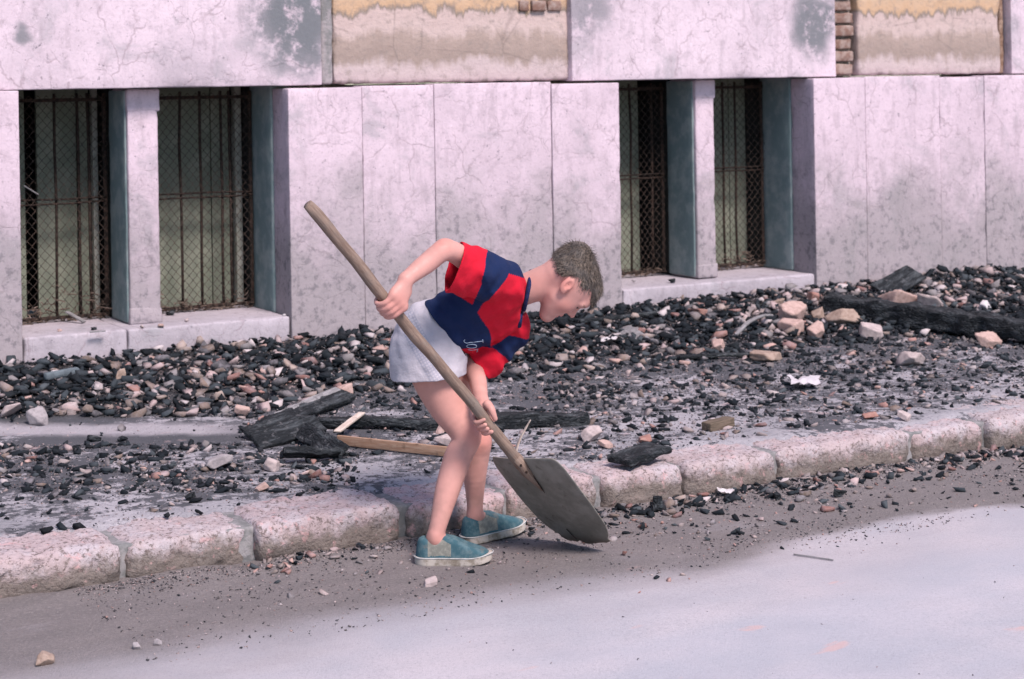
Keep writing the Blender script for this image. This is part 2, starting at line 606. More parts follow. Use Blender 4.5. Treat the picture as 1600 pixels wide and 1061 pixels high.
def mat_charwood():
    t = NT('charred_wood')
    co = t.objco()
    st = t.vmath('MULTIPLY', co, (1, 5, 5))
    n = t.noise(st, 9, 6, .65)
    col = t.mix(t.map(n, .45, .72), (.008, .011, .014), (.070, .080, .088))
    wp = t.new('ShaderNodeTexNoise')
    t.link(co, wp.inputs['Vector'])
    wp.inputs['Scale'].default_value = 20
    cr = t.voro(t.vmath('ADD', t.vmath('MULTIPLY', co, (.7, 2.4, 2.4)), t.vmath('SCALE', wp.outputs['Color'], .07)), 30, 'DISTANCE_TO_EDGE')
    col = t.mix(t.map(cr, 0, .07, .6, 0), col, (.006, .007, .008))
    col = t.mix(t.map(t.noise(co, 40, 5, .7), .55, .72, 0, .5), col, (.16, .16, .17))
    b = t.bump(t.map(cr, 0, .2), .5, .008)
    return t.done(col, .75, t.bump(n, .6, .01, b))


def mat_wood(name, a, b_, scale=14):
    t = NT(name)
    co = t.objco()
    n = t.noise(t.vmath('MULTIPLY', co, (1, 9, 9)), scale, 6, .65, .4)
    col = t.mix(t.map(n, .38, .66), a, b_)
    col = t.mix(t.map(t.noise(co, 30, 5, .7), .56, .7, 0, .6), col, tuple(c * .45 for c in a))
    return t.done(col, .8, t.bump(n, .4, .003))


M_CWOOD = mat_charwood()
M_LATH = mat_wood('lath_wood', (.30, .18, .12), (.38, .26, .19))
M_PALE = mat_wood('pale_wood', (.50, .40, .34), (.60, .52, .46))
M_GREYW = mat_wood('weathered_grey_wood', (.17, .165, .17), (.30, .29, .30))

# ------------------------------------------------------------------ ground


def heap(s, q):
    h = (.085 + .03 * ss(1.2, 3.5, s)) * np.clip(1 - q / 1.45, 0, 1) ** 1.15
    h = h + .028 * np.clip(1 - q / 1.9, 0, 1) * fbm(s * 3.1, q * 3.1, 0, 11)
    return np.maximum(h, 0) * (1 - .85 * ss(-.55, -.9, s) * ss(.8, 1.05, q))


def pave_z(s, q):
    return .121 + .006 * np.clip((KERB - q) / KERB, 0, 1) + .006 * fbm(s * 1.7, q * 1.7, 3, 5) + heap(s, q)


def road_z(s, q):
    return .004 * fbm(s * 2.1, q * 3.0, 0, 21, 3) * np.clip((q - 2.6), 0, 1) + .012 * ss(KERB + .22, KERB, q) * (1 + fbm(s * 6, q * 6, 1, 4))


def ground_z(x, y):
    s, q = sq(x, y)
    if q < KERB - .02:
        return float(pave_z(s, max(q, 0)))
    return float(road_z(s, q))


def ground(px, py, road=False):
    """point of the ground seen at a photo pixel"""
    r = ray(px, py)
    z = 0.0 if road else .15
    for _ in range(12):
        t = (z - CAM_H) / r[2]
        x, y = r[0] * t, r[1] * t
        s, q = sq(x, y)
        z = float(road_z(s, q)) if (road or q > KERB - .02) else float(pave_z(s, max(q, 0)))
    return np.array([x, y, z])


def sheet(name, S, Q, zf, mat):
    SS, QQ = np.meshgrid(S, Q, indexing='ij')
    Z = zf(SS, QQ)
    X = P0[0] + SS * D2[0] + QQ * N2[0]
    Y = P0[1] + SS * D2[1] + QQ * N2[1]
    V = np.stack([X, Y, Z], -1).reshape(-1, 3)
    n, m = len(S), len(Q)
    I = np.arange(n * m).reshape(n, m)
    F = np.stack([I[:-1, :-1], I[:-1, 1:], I[1:, 1:], I[1:, :-1]], -1).reshape(-1, 4)
    return tag(obj(name, mesh(name, V, F, mat, True)), kind='structure')


fine = np.arange(-4.0, 6.0, .035)
S_road = np.concatenate([np.linspace(-60, -4.5, 8), fine, np.linspace(6.5, 80, 8)])
Q_road = np.concatenate([np.linspace(-40, 2.0, 6), np.arange(2.5, 6.2, .03), np.linspace(6.6, 60, 8)])
road = sheet('road', S_road, Q_road, lambda s, q: np.where(q > 2.4, road_z(s, q), -.002), M_ROAD)
S_p = np.concatenate([np.linspace(-30, -4.2, 6), np.arange(-4.0, 6.0, .03), np.linspace(6.3, 40, 6)])
pave = sheet('pavement', S_p, np.concatenate([[-.3], np.arange(-.03, 2.85, .03)]), lambda s, q: pave_z(s, np.maximum(q, 0)) + .010 * (q > 2.55) * fbm(s * 11, q * 11, 3, 66) - .035 * ss(0, .09, q - 2.60 - .13 * ss(-.3, .7, s) - .03 * fbm(s * 5, 0, 0, 67)), M_PAVE)

# kerb: a bed of mortar with separate worn stones
V, F = rough_box(14, .255, .108, .05, .01, .5, .006, 3, 20)
bed = obj('kerb', mesh('kerb', V, F, mat_simple('kerb_mortar', (.16, .165, .165), (.28, .27, .275), 20, .95, .7, .008), True), None, W(1.0, .052, KERB - .155), (0, 0, ANG))
tag(bed, kind='structure')
kj = [(-330, -165), (-158, 190), (196, 392), (403, 626), (640, 790), (795, 938), (943, 1069), (1070, 1212), (1220, 1424), (1429, 1540), (1546, 1690), (1696, 1850)]
for i, (a, b) in enumerate(kj):
    s0 = wall_at(a, 900 - .135 * a, KERB)[0]
    s1 = wall_at(b, 900 - .135 * b, KERB)[0]
    hh = .128 + .006 * math.sin(i * 2.7)
    V, F = rough_box(s1 - s0, .29, hh, .014, .032, .6, .0, 20 + i, 30, .016)
    o_ = i * 4.4
    for a_ in range(3):
        V[:, a_] += (.014, .020, .007)[a_] * fbm(V[:, 0] * 13 + o_, V[:, 1] * 13 + a_ * 5, V[:, 2] * 13, 40 + i + a_, 4) + .011 * fbm(V[:, 0] * 55 + o_, V[:, 1] * 60 + a_ * 5, V[:, 2] * 60, 60 + a_, 3)
    c = W((s0 + s1) / 2, hh / 2 - .012, KERB - .145 + .012 * math.sin(i * 1.9 + 1))
    M_ = Matrix.Translation(Vector(c)) @ Matrix.Rotation(ANG, 4, 'Z')
    o = obj('kerb_stone', mesh('kerb_stone', V, F, M_KERB, True), bed)
    o.matrix_world = M_
    o.matrix_parent_inverse = Matrix()
    o.matrix_basis = (Matrix.Translation(Vector(W(1.0, .052, KERB - .155))) @ Matrix.Rotation(ANG, 4, 'Z')).inverted() @ M_

# ------------------------------------------------------------------ the building
bld = obj('building', None, None, W(0, 0, 0), (0, 0, ANG))
tag(bld, 'pale lilac stone building front with two pairs of barred basement windows', 'building')
# local frame of the building: x along the wall, y into the wall, z up


def wbox(name, s0, s1, z0, z1, o_out, o_in, mat, parent=bld, res=.05, r=.007, wear=.6, amp=.0015, seed=0, chip=0.0, g=.0015, smooth=True):
    dx, dy, dz = s1 - s0 - 2 * g, o_out - o_in, z1 - z0
    V, F = rough_box(dx, dy, dz, res, r, wear, amp, seed, 26, chip)
    V += np.array([(s0 + s1) / 2, -(o_out + o_in) / 2, (z0 + z1) / 2])
    return obj(name, mesh(name, V, F, mat, smooth), parent)


WS = lambda px, out=0.0, py=300: wall_at(px, py, out)[0]
TOP = 1.392
A0, A1, B0, B1 = WS(32), WS(452), WS(970), WS(1273)
sl = [(-3.6, -2.35), (-2.35, A0)]
pxs = [568, 681, 864]
e = [A1] + [WS(p) for p in pxs] + [B0]
sl += list(zip(e[:-1], e[1:]))
e = [B1] + [WS(p) for p in (1354, 1471, 1541)] + [5.0, 6.3]
sl += list(zip(e[:-1], e[1:]))
for i, (a, b) in enumerate(sl):
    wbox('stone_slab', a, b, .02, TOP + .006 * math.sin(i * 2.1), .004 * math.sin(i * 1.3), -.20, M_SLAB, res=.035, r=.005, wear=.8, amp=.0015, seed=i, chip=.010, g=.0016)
# plain stone above, resting on the slabs and bridging the windows
UB = -.045
C1, C2, C3, C4 = WS(503, UB, 60), WS(893, UB, 60), WS(1306, UB, 60), WS(1580, UB, 60)
for i, (a, b) in enumerate([(-3.6, C1), (C2, C3), (C4, 6.3)]):
    wbox('lintel_stone', a, b, TOP + .008, 2.25, UB, -.66, M_BLOCK, res=.05, r=.006, wear=.8, amp=.002, seed=31 + i, chip=.014)
wbox('upper_wall', -3.6, 6.3, 2.256, 5.5, UB - .02, -.66, M_BLOCK, res=.4, r=.02, seed=50)
# plaster panels where the facing has gone
p1a, p1b = WS(520, -.09, 60), WS(893, -.09, 60)
wbox('plaster_panel', p1a, p1b - .015, TOP + .012, 2.25, -.085, -.30, M_OCHRE, res=.03, r=.02, wear=.8, amp=.006, seed=61, chip=.03)
wbox('joint_strip', C1 + .006, p1a - .004, TOP + .012, 2.25, -.075, -.30, mat_simple('grey_strip', (.20, .20, .20), (.34, .31, .32), 16, .95, .8, .01), res=.03, r=.014, amp=.006, seed=62, chip=.02)
p2a, p2b = WS(1339, -.09, 60), C4 - .045
wbox('plaster_panel', p2a, p2b, TOP + .012, 2.25, -.08, -.30, M_OCHRE, res=.03, r=.02, wear=.8, amp=.006, seed=63, chip=.03)
wbox('crumbled_core', C3 + .006, p2a - .004, TOP + .01, 2.25, -.14, -.30, M_MORTAR, res=.03, r=.01, amp=.01, seed=64)
wbox('crumbled_core', p2b + .004, C4 - .004, TOP + .01, 2.25, -.10, -.30, mat_simple('rusty_core', (.20, .125, .085), (.34, .25, .20), 20, .97, .8, .012), res=.03, r=.01, amp=.01, seed=65)
for k in range(11):                                             # bricks laid bare beside the right panel
    z0 = TOP + .02 + k * .072
    wbox('brick', C3 + .018 + .006 * math.sin(k * 3.), p2a - .016 + .005 * math.sin(k * 5.), z0, z0 + .058, -.105 + .012 * math.sin(k * 2.3), -.20, M_BRICK, res=.02, r=.009, amp=.006, seed=70 + k, chip=.01)
# bricks laid bare in the upper corner of the left panel
bs0, bz0 = wall_at(800, 22, -.085)
bs1, _ = wall_at(876, 22, -.085)
for k in range(4):
    for j in range(3):
        a = bs0 + (j - .5 * (k % 2)) * .095 + .01
        b = min(a + .085, bs1)
        a = max(a, bs0 + .03 * (3 - k) * .4)
        if b - a > .03:
            z0 = bz0 + .015 + k * .068
            wbox('brick', a, b, z0, z0 + .054, -.066 + .006 * math.sin(k * 3 + j * 2), -.16, M_BRICK, res=.02, r=.008, amp=.005, seed=90 + k * 4 + j, chip=.008)
# sills
SZ = .325
sj = WS(196)
wbox('window_sill', A0 + .004, sj, .02, SZ, -.006, -.70, M_SILL, res=.035, r=.012, wear=.7, amp=.003, seed=101, chip=.02)
wbox('window_sill', sj, A1 - .004, .02, SZ - .002, -.003, -.70, M_SILL, res=.035, r=.012, wear=.7, amp=.003, seed=102, chip=.02)
wbox('window_sill', B0 + .004, B1 - .004, .02, SZ - .008, -.004, -.70, M_SILL, res=.035, r=.012, wear=.7, amp=.003, seed=103, chip=.02)


def pier(pa, pb, seed):
    a, b = WS(pa, -.15), WS(pb, -.15)
    parts = []
    for x0, x1, z0, z1, o in ((a, b, SZ, TOP + .004, -.15), (a - .002, b + .010, SZ - .004, SZ + .075, -.148), (a - .002, b + .010, TOP - .10, TOP + .004, -.1475)):
        V, F = rough_box(x1 - x0, .26, z1 - z0, .025, .012, .7, .002, seed, 26, .012)
        V += np.array([(x0 + x1) / 2, -o + .13, (z0 + z1) / 2])
        parts.append((V, F))
        seed += 1
    V, F = join(parts)
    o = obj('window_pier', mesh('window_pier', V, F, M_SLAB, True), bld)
    return a, b


GR, BK = -.45, -.60                                              # depth of the grilles and of the boarding behind them


def window(s0, s1, bars, hy, boards, pale, seed, hooked=False):
    """one barred basement window between two upright sides: grille > bars and wire, boarding behind"""
    g = obj('window_grille', None, bld)
    zt, zb = TOP - .012, SZ + .012
    for (a, b) in ((s0 + .012, s0 + .030), (s1 - .030, s1 - .012)):
        V, F = rough_box(b - a, .012, zt - zb, .2, .003, .5, .0006, seed)
        V += np.array([(a + b) / 2, -GR, (zt + zb) / 2])
        obj('grille_frame', mesh('grille_frame', V, F, M_RUST), g)
    for z in (zt - .03, zb + .008):
        V, F = rough_box(s1 - s0 - .03, .010, .016, .1, .003, .5, .001, seed + 1)
        V += np.array([(s0 + s1) / 2, -GR - .008, z])
        obj('grille_frame', mesh('grille_frame', V, F, M_RUST), g)
    for px in bars:
        s = WS(px, GR)
        w = .006 * vn(np.arange(5) * 1.7, s * 5, 0, seed)
        V, F = tube([(s + w[k], -GR + .006, zb + (zt - zb) * k / 4) for k in range(5)], .0068, 6)
        obj('bar', mesh('bar', V, F, M_RUST, True), g)
    zc = wall_at((WS and 0) or bars[0], hy, GR)[1]
    for dz in (0, .020):
        w = .004 * vn(np.arange(7) * 1.3, dz * 50, 2, seed)
        V, F = tube([(s0 + .015 + (s1 - s0 - .03) * k / 6, -GR - .006, zc + dz + w[k]) for k in range(7)], .0048, 6)
        obj('crossbar', mesh('crossbar', V, F, M_RUST, True), g)
    # chain-link wire: zig-zag strands hooked into one another, sagging a little
    cw, ch = .040, .046
    parts = []
    n = int((s1 - s0 - .04) / (cw / 2))
    for i in range(n + 1):
        x = s0 + .02 + i * cw / 2
        pts = []
        m = int((zt - zb) / (ch / 2))
        for k in range(m + 1):
            z = zb + k * ch / 2
            sgn = 1 if (k + i) % 2 else -1
            sag = .010 * vn(x * 4, z * 4, seed, 9) + .005 * vn(x * 14, z * 14, seed, 8)
            pts.append((x + sgn * cw / 4 + sag, -GR - .018 - .003 * sgn + .012 * vn(x * 3, z * 3, seed + 4, 9), z))
        parts.append(tube(pts, .0019, 3, False))
    V, F = join(parts)
    tag(obj('wire_mesh', mesh('wire_mesh', V, F, M_WIRE), g), kind='stuff')
    # boarded casement behind
    c = obj('casement', None, bld)
    for k, (a, b) in enumerate(boards):
        wa, wb = (s0 - .02 if a is None else WS(a, BK)), WS(b, BK)
        wbox('board', wa, wb, SZ + .004, TOP + .06, BK - .004 * (k % 2), BK - .03, M_BOARD, c, .12, .003, seed=seed + k)
    for k, (a, b) in enumerate(pale):
        wbox('casement_frame', WS(a, BK), WS(b, BK), SZ + .004, TOP + .06, BK + .03, BK - .03, M_FRAME, c, .12, .004, seed=seed + k)
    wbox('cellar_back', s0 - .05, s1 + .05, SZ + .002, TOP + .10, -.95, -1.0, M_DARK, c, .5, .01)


wa = pier(201, 249, 110)
wb = pier(1089, 1118, 120)
window(A0, wa[0], (88, 124, 140), 318, [(None, 40), (58, 121), (122, 141)], [(143, 152)], 200)
window(wa[1], A1, (283, 315, 348, 361), 310, [(240, 330), (331, 362)], [(365, 376)], 220)
window(B0, wb[0], (987, 1020, 1052), 279, [(None, 999)], [(1027, 1037)], 240)
window(wb[1], B1, (1132, 1151, 1193, 1215), 268, [(1108, 1140), (1141, 1167)], [(1190, 1199)], 260)
# recess sides with shade put into their plaster colour; cellar walls near-black as unlit
for s, w_ in ((A1 - .010, .4), (B1 - .010, .4)):
    wbox('cellar_side', s + .003, s + w_, SZ - .01, TOP + .012, GR - .032, -1.0, M_DARK, res=.2, r=.01, seed=5)  # sides beyond the grille coloured near-black in place of shade
    wbox('window_reveal', s, s + w_, SZ - .01, TOP + .012, -.202, GR - .03, M_REVEAL, res=.05, r=.012, wear=.8, amp=.004, seed=int(w_ * 900), chip=.012)
for s in (A0 + .010, B0 + .010):
    wbox('window_reveal', s - .4, s, SZ - .01, TOP + .012, -.202, -1.0, M_REVEAL, res=.08, r=.012, amp=.004, seed=131)
for a, b in (wa, wb):
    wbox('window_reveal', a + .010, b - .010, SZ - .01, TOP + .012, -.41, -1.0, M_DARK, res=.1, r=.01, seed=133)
    wbox('shaded_pier_plaster', a - .010, a + .02, SZ + .004, TOP - .002, -.172, -.42, M_REVEAL, res=.05, r=.008, amp=.003, seed=134)  # overlay on the pier side, shade put into its colour
for a, b in ((-3.6, A0 - .43), (A1 + .42, B0 - .43), (B1 + .42, 6.3)):
    wbox('wall_core', a, b, .02, TOP + .007, -.206, -.60, M_MORTAR, res=.3, r=.01, seed=136)
for a, b in ((A0 - .43, A0), (A1, A1 + .42), (B0 - .43, B0), (B1, B1 + .42)):
    wbox('wall_core', a + .02, b - .02, TOP - .03, TOP + .0075, -.2015, -.40, M_MORTAR, res=.3, r=.004, seed=137)
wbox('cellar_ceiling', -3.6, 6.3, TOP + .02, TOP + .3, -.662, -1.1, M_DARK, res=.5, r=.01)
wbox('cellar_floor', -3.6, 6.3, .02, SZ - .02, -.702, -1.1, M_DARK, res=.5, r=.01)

# ------------------------------------------------------------------ rubble
import bmesh


def rock_mesh(n, sx, sy, sz, seed, power=1.0):
    rg = np.random.default_rng(seed)
    P = rg.normal(size=(n, 3))
    P /= np.linalg.norm(P, axis=1)[:, None]
    P = np.sign(P) * np.abs(P) ** power
    P *= rg.uniform(.75, 1.1, (n, 1)) * np.array([sx, sy, sz])
    bm = bmesh.new()
    for p in P:
        bm.verts.new(p)
    r = bmesh.ops.convex_hull(bm, input=bm.verts)
    for v in [g for g in r['geom_interior'] if isinstance(g, bmesh.types.BMVert)]:
        bm.verts.remove(v)
    bmesh.ops.triangulate(bm, faces=bm.faces)
    bm.verts.ensure_lookup_table()
    bmesh.ops.recalc_face_normals(bm, faces=bm.faces)
    bm.verts.index_update()
    V = np.array([v.co[:] for v in bm.verts])
    F = np.array([[v.index for v in f.verts] for f in bm.faces])
    bm.free()
    return V, F


SH = {'char': [rock_mesh(10, .5 * a, .36, .26, 300 + i, .55) for i, a in enumerate(np.linspace(.9, 1.5, 12))],
      'stone': [rock_mesh(11, .52, .42, .28, 340 + i, .62) for i in range(12)],
      'brick': [rock_mesh(13, .52, .38, .22, 380 + i, .45) for i in range(8)]}
MATS = {'char': (M_CHAR, M_CHAR_A), 'stone': (M_STN, M_STN_A), 'brick': (M_BRK, M_BRK_A)}
SH['crumb'] = [rock_mesh(6, .55, .45, .32, 420 + i, .7) for i in range(10)]
MATS['crumb'] = (None, M_CRUMB)
MS = {k: [mesh(k + '_piece', V, F, MATS[k][0]) for V, F in v] for k, v in SH.items()}


def dens(px, py, s, q):
    """how thickly debris lies: on the pavement"""
    n = fbm(s * 2.3, q * 3.4, 0, 77) + .5
    n2 = fbm(s * 6.0, q * 8.0, 2, 78) + .5
    d = np.where(q < 1.15, 1.0, 0.0)
    d = np.maximum(d, ss(1.95, 1.1, q) * ss(.30, .55, n))
    d = np.maximum(d, ss(2.75, 1.5, q) * ss(.36, .58, n2) * .85)
    d = np.maximum(d, np.where(px > 900, .42, .14) * (q < 2.66))
    left = px < 560
    d = np.where(left & (py > 692) & (py < 770), np.maximum(d, .95 * ss(.22, .42, n2)), d)
    strip = left & (px < 380 - (py - 655) * .4) & (py > 652) & (py < 694)
    d = np.where(strip, .02, d)
    d = np.where((px > 560) & (px < 940) & (py > 735), d * .25, d)
    return d


N_TRY = 90000
s_ = RNG.uniform(-2.6, 4.4, N_TRY)
q_ = RNG.uniform(.01, 2.70, N_TRY)
x_ = P0[0] + s_ * D2[0] + q_ * N2[0]
y_ = P0[1] + s_ * D2[1] + q_ * N2[1]
z_ = pave_z(s_, q_)
px_, py_ = pix(np.stack([x_, y_, z_]))
keep = (RNG.uniform(0, 1, N_TRY) < dens(px_, py_, s_, q_) * .62) & (px_ > -90) & (px_ < 1690)
PC = []                                                          # kind, x, y, z, size, px, py, zone
kk = RNG.uniform(0, 1, N_TRY)
u_ = RNG.uniform(0, 1, N_TRY)
patch = fbm(s_ * 1.9, q_ * 1.9, 4, 91)
for i in np.argwhere(keep)[:, 0]:
    pc = .76 - .40 * patch[i] - (.10 if (px_[i] < 420 and 610 < py_[i] < 665) else 0) - (.08 if px_[i] > 1000 and q_[i] < .9 else 0)
    kind = 'char' if kk[i] < pc else ('stone' if kk[i] < pc + (1 - pc) * .88 else 'brick')
    near = 1.0 if q_[i] < 1.2 else .62
    if kind == 'char':
        sz = (.008 + .066 * u_[i] ** 4.6) * near
    else:
        sz = (.007 + .080 * u_[i] ** 6) * near
    PC.append([kind, x_[i], y_[i], z_[i] + (RNG.uniform(0, .022) if q_[i] < 1.0 else 0), sz, px_[i], py_[i]])
# gutter along the kerb and the silt on the road
N_G = 5200
sg = RNG.uniform(-1.7, 4.0, N_G)
qg = KERB + .01 + np.abs(RNG.normal(0, .07, N_G)) + .45 * RNG.uniform(0, 1, N_G) ** 6
xg, yg = P0[0] + sg * D2[0] + qg * N2[0], P0[1] + sg * D2[1] + qg * N2[1]
zg = road_z(sg, qg)
pxg, pyg = pix(np.stack([xg, yg, zg]))
dg = np.where(pxg > 900, .75, .42) * ss(-.35, .15, fbm(sg * 3, qg * 3, 6, 55) + .15)
for i in np.argwhere(RNG.uniform(0, 1, N_G) < dg)[:, 0]:
    k = RNG.uniform()
    kind = 'char' if k < (.62 if pxg[i] > 900 else .35) else ('stone' if k < .9 else 'brick')
    sz = .007 + .035 * RNG.uniform() ** 4 * (1.2 if pxg[i] > 900 else .9)
    PC.append([kind, xg[i], yg[i], zg[i], sz, pxg[i], pyg[i]])
N_R = 2600
sg = RNG.uniform(-1.5, 4.0, N_R)
qg = KERB + .1 + RNG.uniform(0, 1, N_R) ** 1.3 * .75
xg, yg = P0[0] + sg * D2[0] + qg * N2[0], P0[1] + sg * D2[1] + qg * N2[1]
zg = road_z(sg, qg)
pxg, pyg = pix(np.stack([xg, yg, zg]))
dg = np.where(pxg > 1130, .5, np.where(pxg > 940, .28, .05)) * ss(-.2, .25, fbm(sg * 4, qg * 4, 6, 56))
for i in np.argwhere(RNG.uniform(0, 1, N_R) < dg)[:, 0]:
    k = RNG.uniform()
    kind = 'char' if k < .5 else ('stone' if k < .88 else 'brick')
    PC.append([kind, xg[i], yg[i], zg[i], .005 + .022 * RNG.uniform() ** 4, pxg[i], pyg[i]])

NAMES = {'char': ('charcoal_lump', 'charcoal lump', 'charcoal'), 'stone': ('stone_fragment', 'stone fragment', 'stone'), 'brick': ('brick_fragment', 'brick fragment', 'brick')}
TONES = {'char': [('black', (.008, .011, .014)), ('black', (.013, .018, .022)), ('blue-grey', (.040, .050, .058))],
         'stone': [('pinkish', (.44, .335, .325)), ('grey', (.20, .185, .185)), ('tan', (.33, .26, .225)), ('dark grey', (.085, .083, .088)), ('whitish', (.50, .44, .44)), ('brown', (.15, .115, .095)), ('dark grey', (.06, .06, .065)), ('brown', (.20, .15, .125)), ('grey', (.15, .14, .142))],
         'brick': [('dull red', (.30, .165, .14)), ('salmon', (.44, .29, .25)), ('dark red', (.20, .10, .085))]}


def pick(v, tab):
    for lim, txt in tab:
        if v < lim:
            return txt
    return tab[-1][1]


def zone(px, py, q):
    if q > KERB - .02:
        r = 'against the kerb' if q < KERB + .12 else 'out on the silt'
        return r + ' ' + pick(px, [(320, 'at far left'), (650, 'just left of the near shoe'), (940, 'beside the shoes'), (1080, 'just right of the shovel blade'), (1230, 'well right of the shovel blade'), (1430, 'towards the right edge'), (9999, 'at the far right edge')])
    if q > 1.35:
        r = 'nearer the kerb' if q > 2.0 else 'nearer the heap'
        return 'on the pavement ' + r + ' ' + pick(px, [(210, 'at far left'), (400, 'left of the charred boards'), (560, 'around the charred boards'), (740, 'behind the bare legs'), (950, 'above the shovel blade'), (1180, 'right of the shovel'), (1400, 'below the white paper'), (9999, 'at far right')])
    r = 'against the wall' if q < .40 else ('halfway down the heap' if q < .85 else 'at the foot of the heap')
    return r + ' ' + pick(px, [(170, 'below the leftmost barred window'), (262, 'below the left window pier'), (455, 'below the second barred window'), (575, 'just left of the shorts'), (760, 'behind the shirt and legs'), (970, 'below the bowed head'), (1065, 'below the third barred window'), (1128, 'below the right window pier'), (1285, 'below the rightmost barred window'), (1440, 'beside the thick charred timber'), (9999, 'at the right edge')])


def place(o, p, size, rg, flat=.5):
    o.location = (float(p[0]), float(p[1]), float(p[2] + size * .16))
    o.rotation_euler = (float(rg.normal(0, .28)), float(rg.normal(0, .28)), float(rg.uniform(0, 6.28)))
    o.scale = (size, size * float(rg.uniform(.75, 1.1)), size * float(rg.uniform(.7, 1.15)))


for k in range(170):                                             # specks blown out over the road
    s_k, q_k = RNG.uniform(-1.6, 3.2), RNG.uniform(KERB + .5, 4.7)
    p_ = P0 + s_k * D2 + q_k * N2
    z_k = float(road_z(s_k, q_k))
    a_, b_ = pix((p_[0], p_[1], z_k))
    PC.append(['crumb', p_[0], p_[1], z_k, float(RNG.uniform(.003, .009)), a_, b_])
# crumbs too small to pick apart
N_C = 100000
sc_ = RNG.uniform(-2.2, 4.2, N_C)
qc_ = np.concatenate([RNG.uniform(.01, 2.70, N_C - 31000), KERB + .004 + np.abs(RNG.normal(0, .05, 9000)), KERB + .02 + RNG.uniform(0, 1, 22000) * .70])
xc, yc = P0[0] + sc_ * D2[0] + qc_ * N2[0], P0[1] + sc_ * D2[1] + qc_ * N2[1]
zc_ = np.where(qc_ < KERB, pave_z(sc_, np.clip(qc_, 0, 9)), road_z(sc_, qc_))
pxc, pyc = pix(np.stack([xc, yc, zc_]))
dc = np.where(qc_ < KERB, .18 + .9 * dens(pxc, pyc, sc_, qc_), .15 + .8 * ss(-.25, .25, fbm(sc_ * 3, qc_ * 5, 8, 57)) * np.where(qc_ < KERB + .12, 1, np.where(pxc > 900, .8, .45)))
dc = np.where((pxc < 380) & (pyc > 655) & (pyc < 692), .05, dc)
ok = (RNG.uniform(0, 1, N_C) < dc) & (pxc > -60) & (pxc < 1660)
for i in np.argwhere(ok)[:, 0]:
    PC.append(['crumb', xc[i], yc[i], zc_[i], float(.0035 + .0085 * RNG.uniform() ** 2), pxc[i], pyc[i]])
for kind in ('char', 'stone', 'brick', 'crumb'):
    L = [p for p in PC if p[0] == kind]
    vis = lambda p: -5 < p[5] < 1605 and p[6] < 1065 and not (640 < p[5] < 900 and 560 < p[6] < 850)
    big = sorted([p for p in L if vis(p)], key=lambda p: -p[4] / p[2])[:{'char': 290, 'stone': 290, 'brick': 130, 'crumb': 0}[kind]]
    ids = {id(p) for p in big}
    nm, lab, cat = NAMES.get(kind, ('crumb', '', ''))
    seen = set()
    for p in big:
        vi = int(RNG.integers(len(MS[kind])))
        o = obj(nm, MS[kind][vi])
        place(o, p[1:4], p[4], RNG)
        word, rgb = TONES[kind][int(RNG.integers(len(TONES[kind])))]
        br_ = float(RNG.uniform(.82, 1.12))
        o.color = (*[c * br_ for c in rgb], 1)
        if kind == 'char':
            word = ('long ' if vi >= 6 else ('flat ' if o.scale[2] < o.scale[0] * .88 else 'blocky ')) + word
        zl = zone(p[5], p[6], sq(p[1], p[2])[1])
        key = (word, zl)
        sw = '' if key in seen else 'largest '
        seen.add(key)
        tag(o, sw + word + ' ' + lab + ' ' + zl, cat, word + ' ' + lab + 's ' + zl)
    Vs, Fs, Rn, off = [], [], [], 0
    for p in L:
        if id(p) in ids:
            continue
        V, F = SH[kind][RNG.integers(len(SH[kind]))]
        e3 = Matrix.Rotation(RNG.uniform(0, 6.28), 3, 'Z') @ Matrix.Rotation(RNG.normal(0, .35), 3, 'X') @ Matrix.Rotation(RNG.normal(0, .35), 3, 'Y')
        A = np.array(e3) * p[4] * np.array([1, RNG.uniform(.7, 1.1), RNG.uniform(.65, 1.1)])[None, :]
        Vs.append(V @ A.T + np.array([p[1], p[2], p[3] + p[4] * .14]))
        Fs.append(F + off)
        Rn.append(np.full(len(V), RNG.uniform()))
        off += len(V)
    me = mesh(nm + '_debris', np.concatenate(Vs), np.concatenate(Fs), MATS[kind][1])
    at_ = me.attributes.new('rnd', 'FLOAT', 'POINT')
    at_.data.foreach_set('value', np.concatenate(Rn).astype(np.float32))
    o = obj({'char': 'charcoal_debris', 'stone': 'stone_debris', 'brick': 'brick_debris', 'crumb': 'crumb_litter'}[kind], me)
    tag(o, {'char': 'small black charcoal crumbs strewn over the pavement and gutter', 'stone': 'small pale stone chips strewn over the pavement and gutter', 'brick': 'small red brick chips strewn over the pavement and gutter', 'crumb': 'fine mixed grit and ash crumbs between the larger rubble'}[kind],
        {'char': 'charcoal', 'stone': 'gravel', 'brick': 'brick chips', 'crumb': 'grit'}[kind], None, 'stuff')


# the pieces one can point at
_ico = bmesh.new()
bmesh.ops.create_icosphere(_ico, subdivisions=4, radius=1.0)
_ico.verts.ensure_lookup_table()
ICO_V = np.array([v.co[:] for v in _ico.verts])
ICO_F = np.array([[v.index for v in f.verts] for f in _ico.faces])
_ico.free()


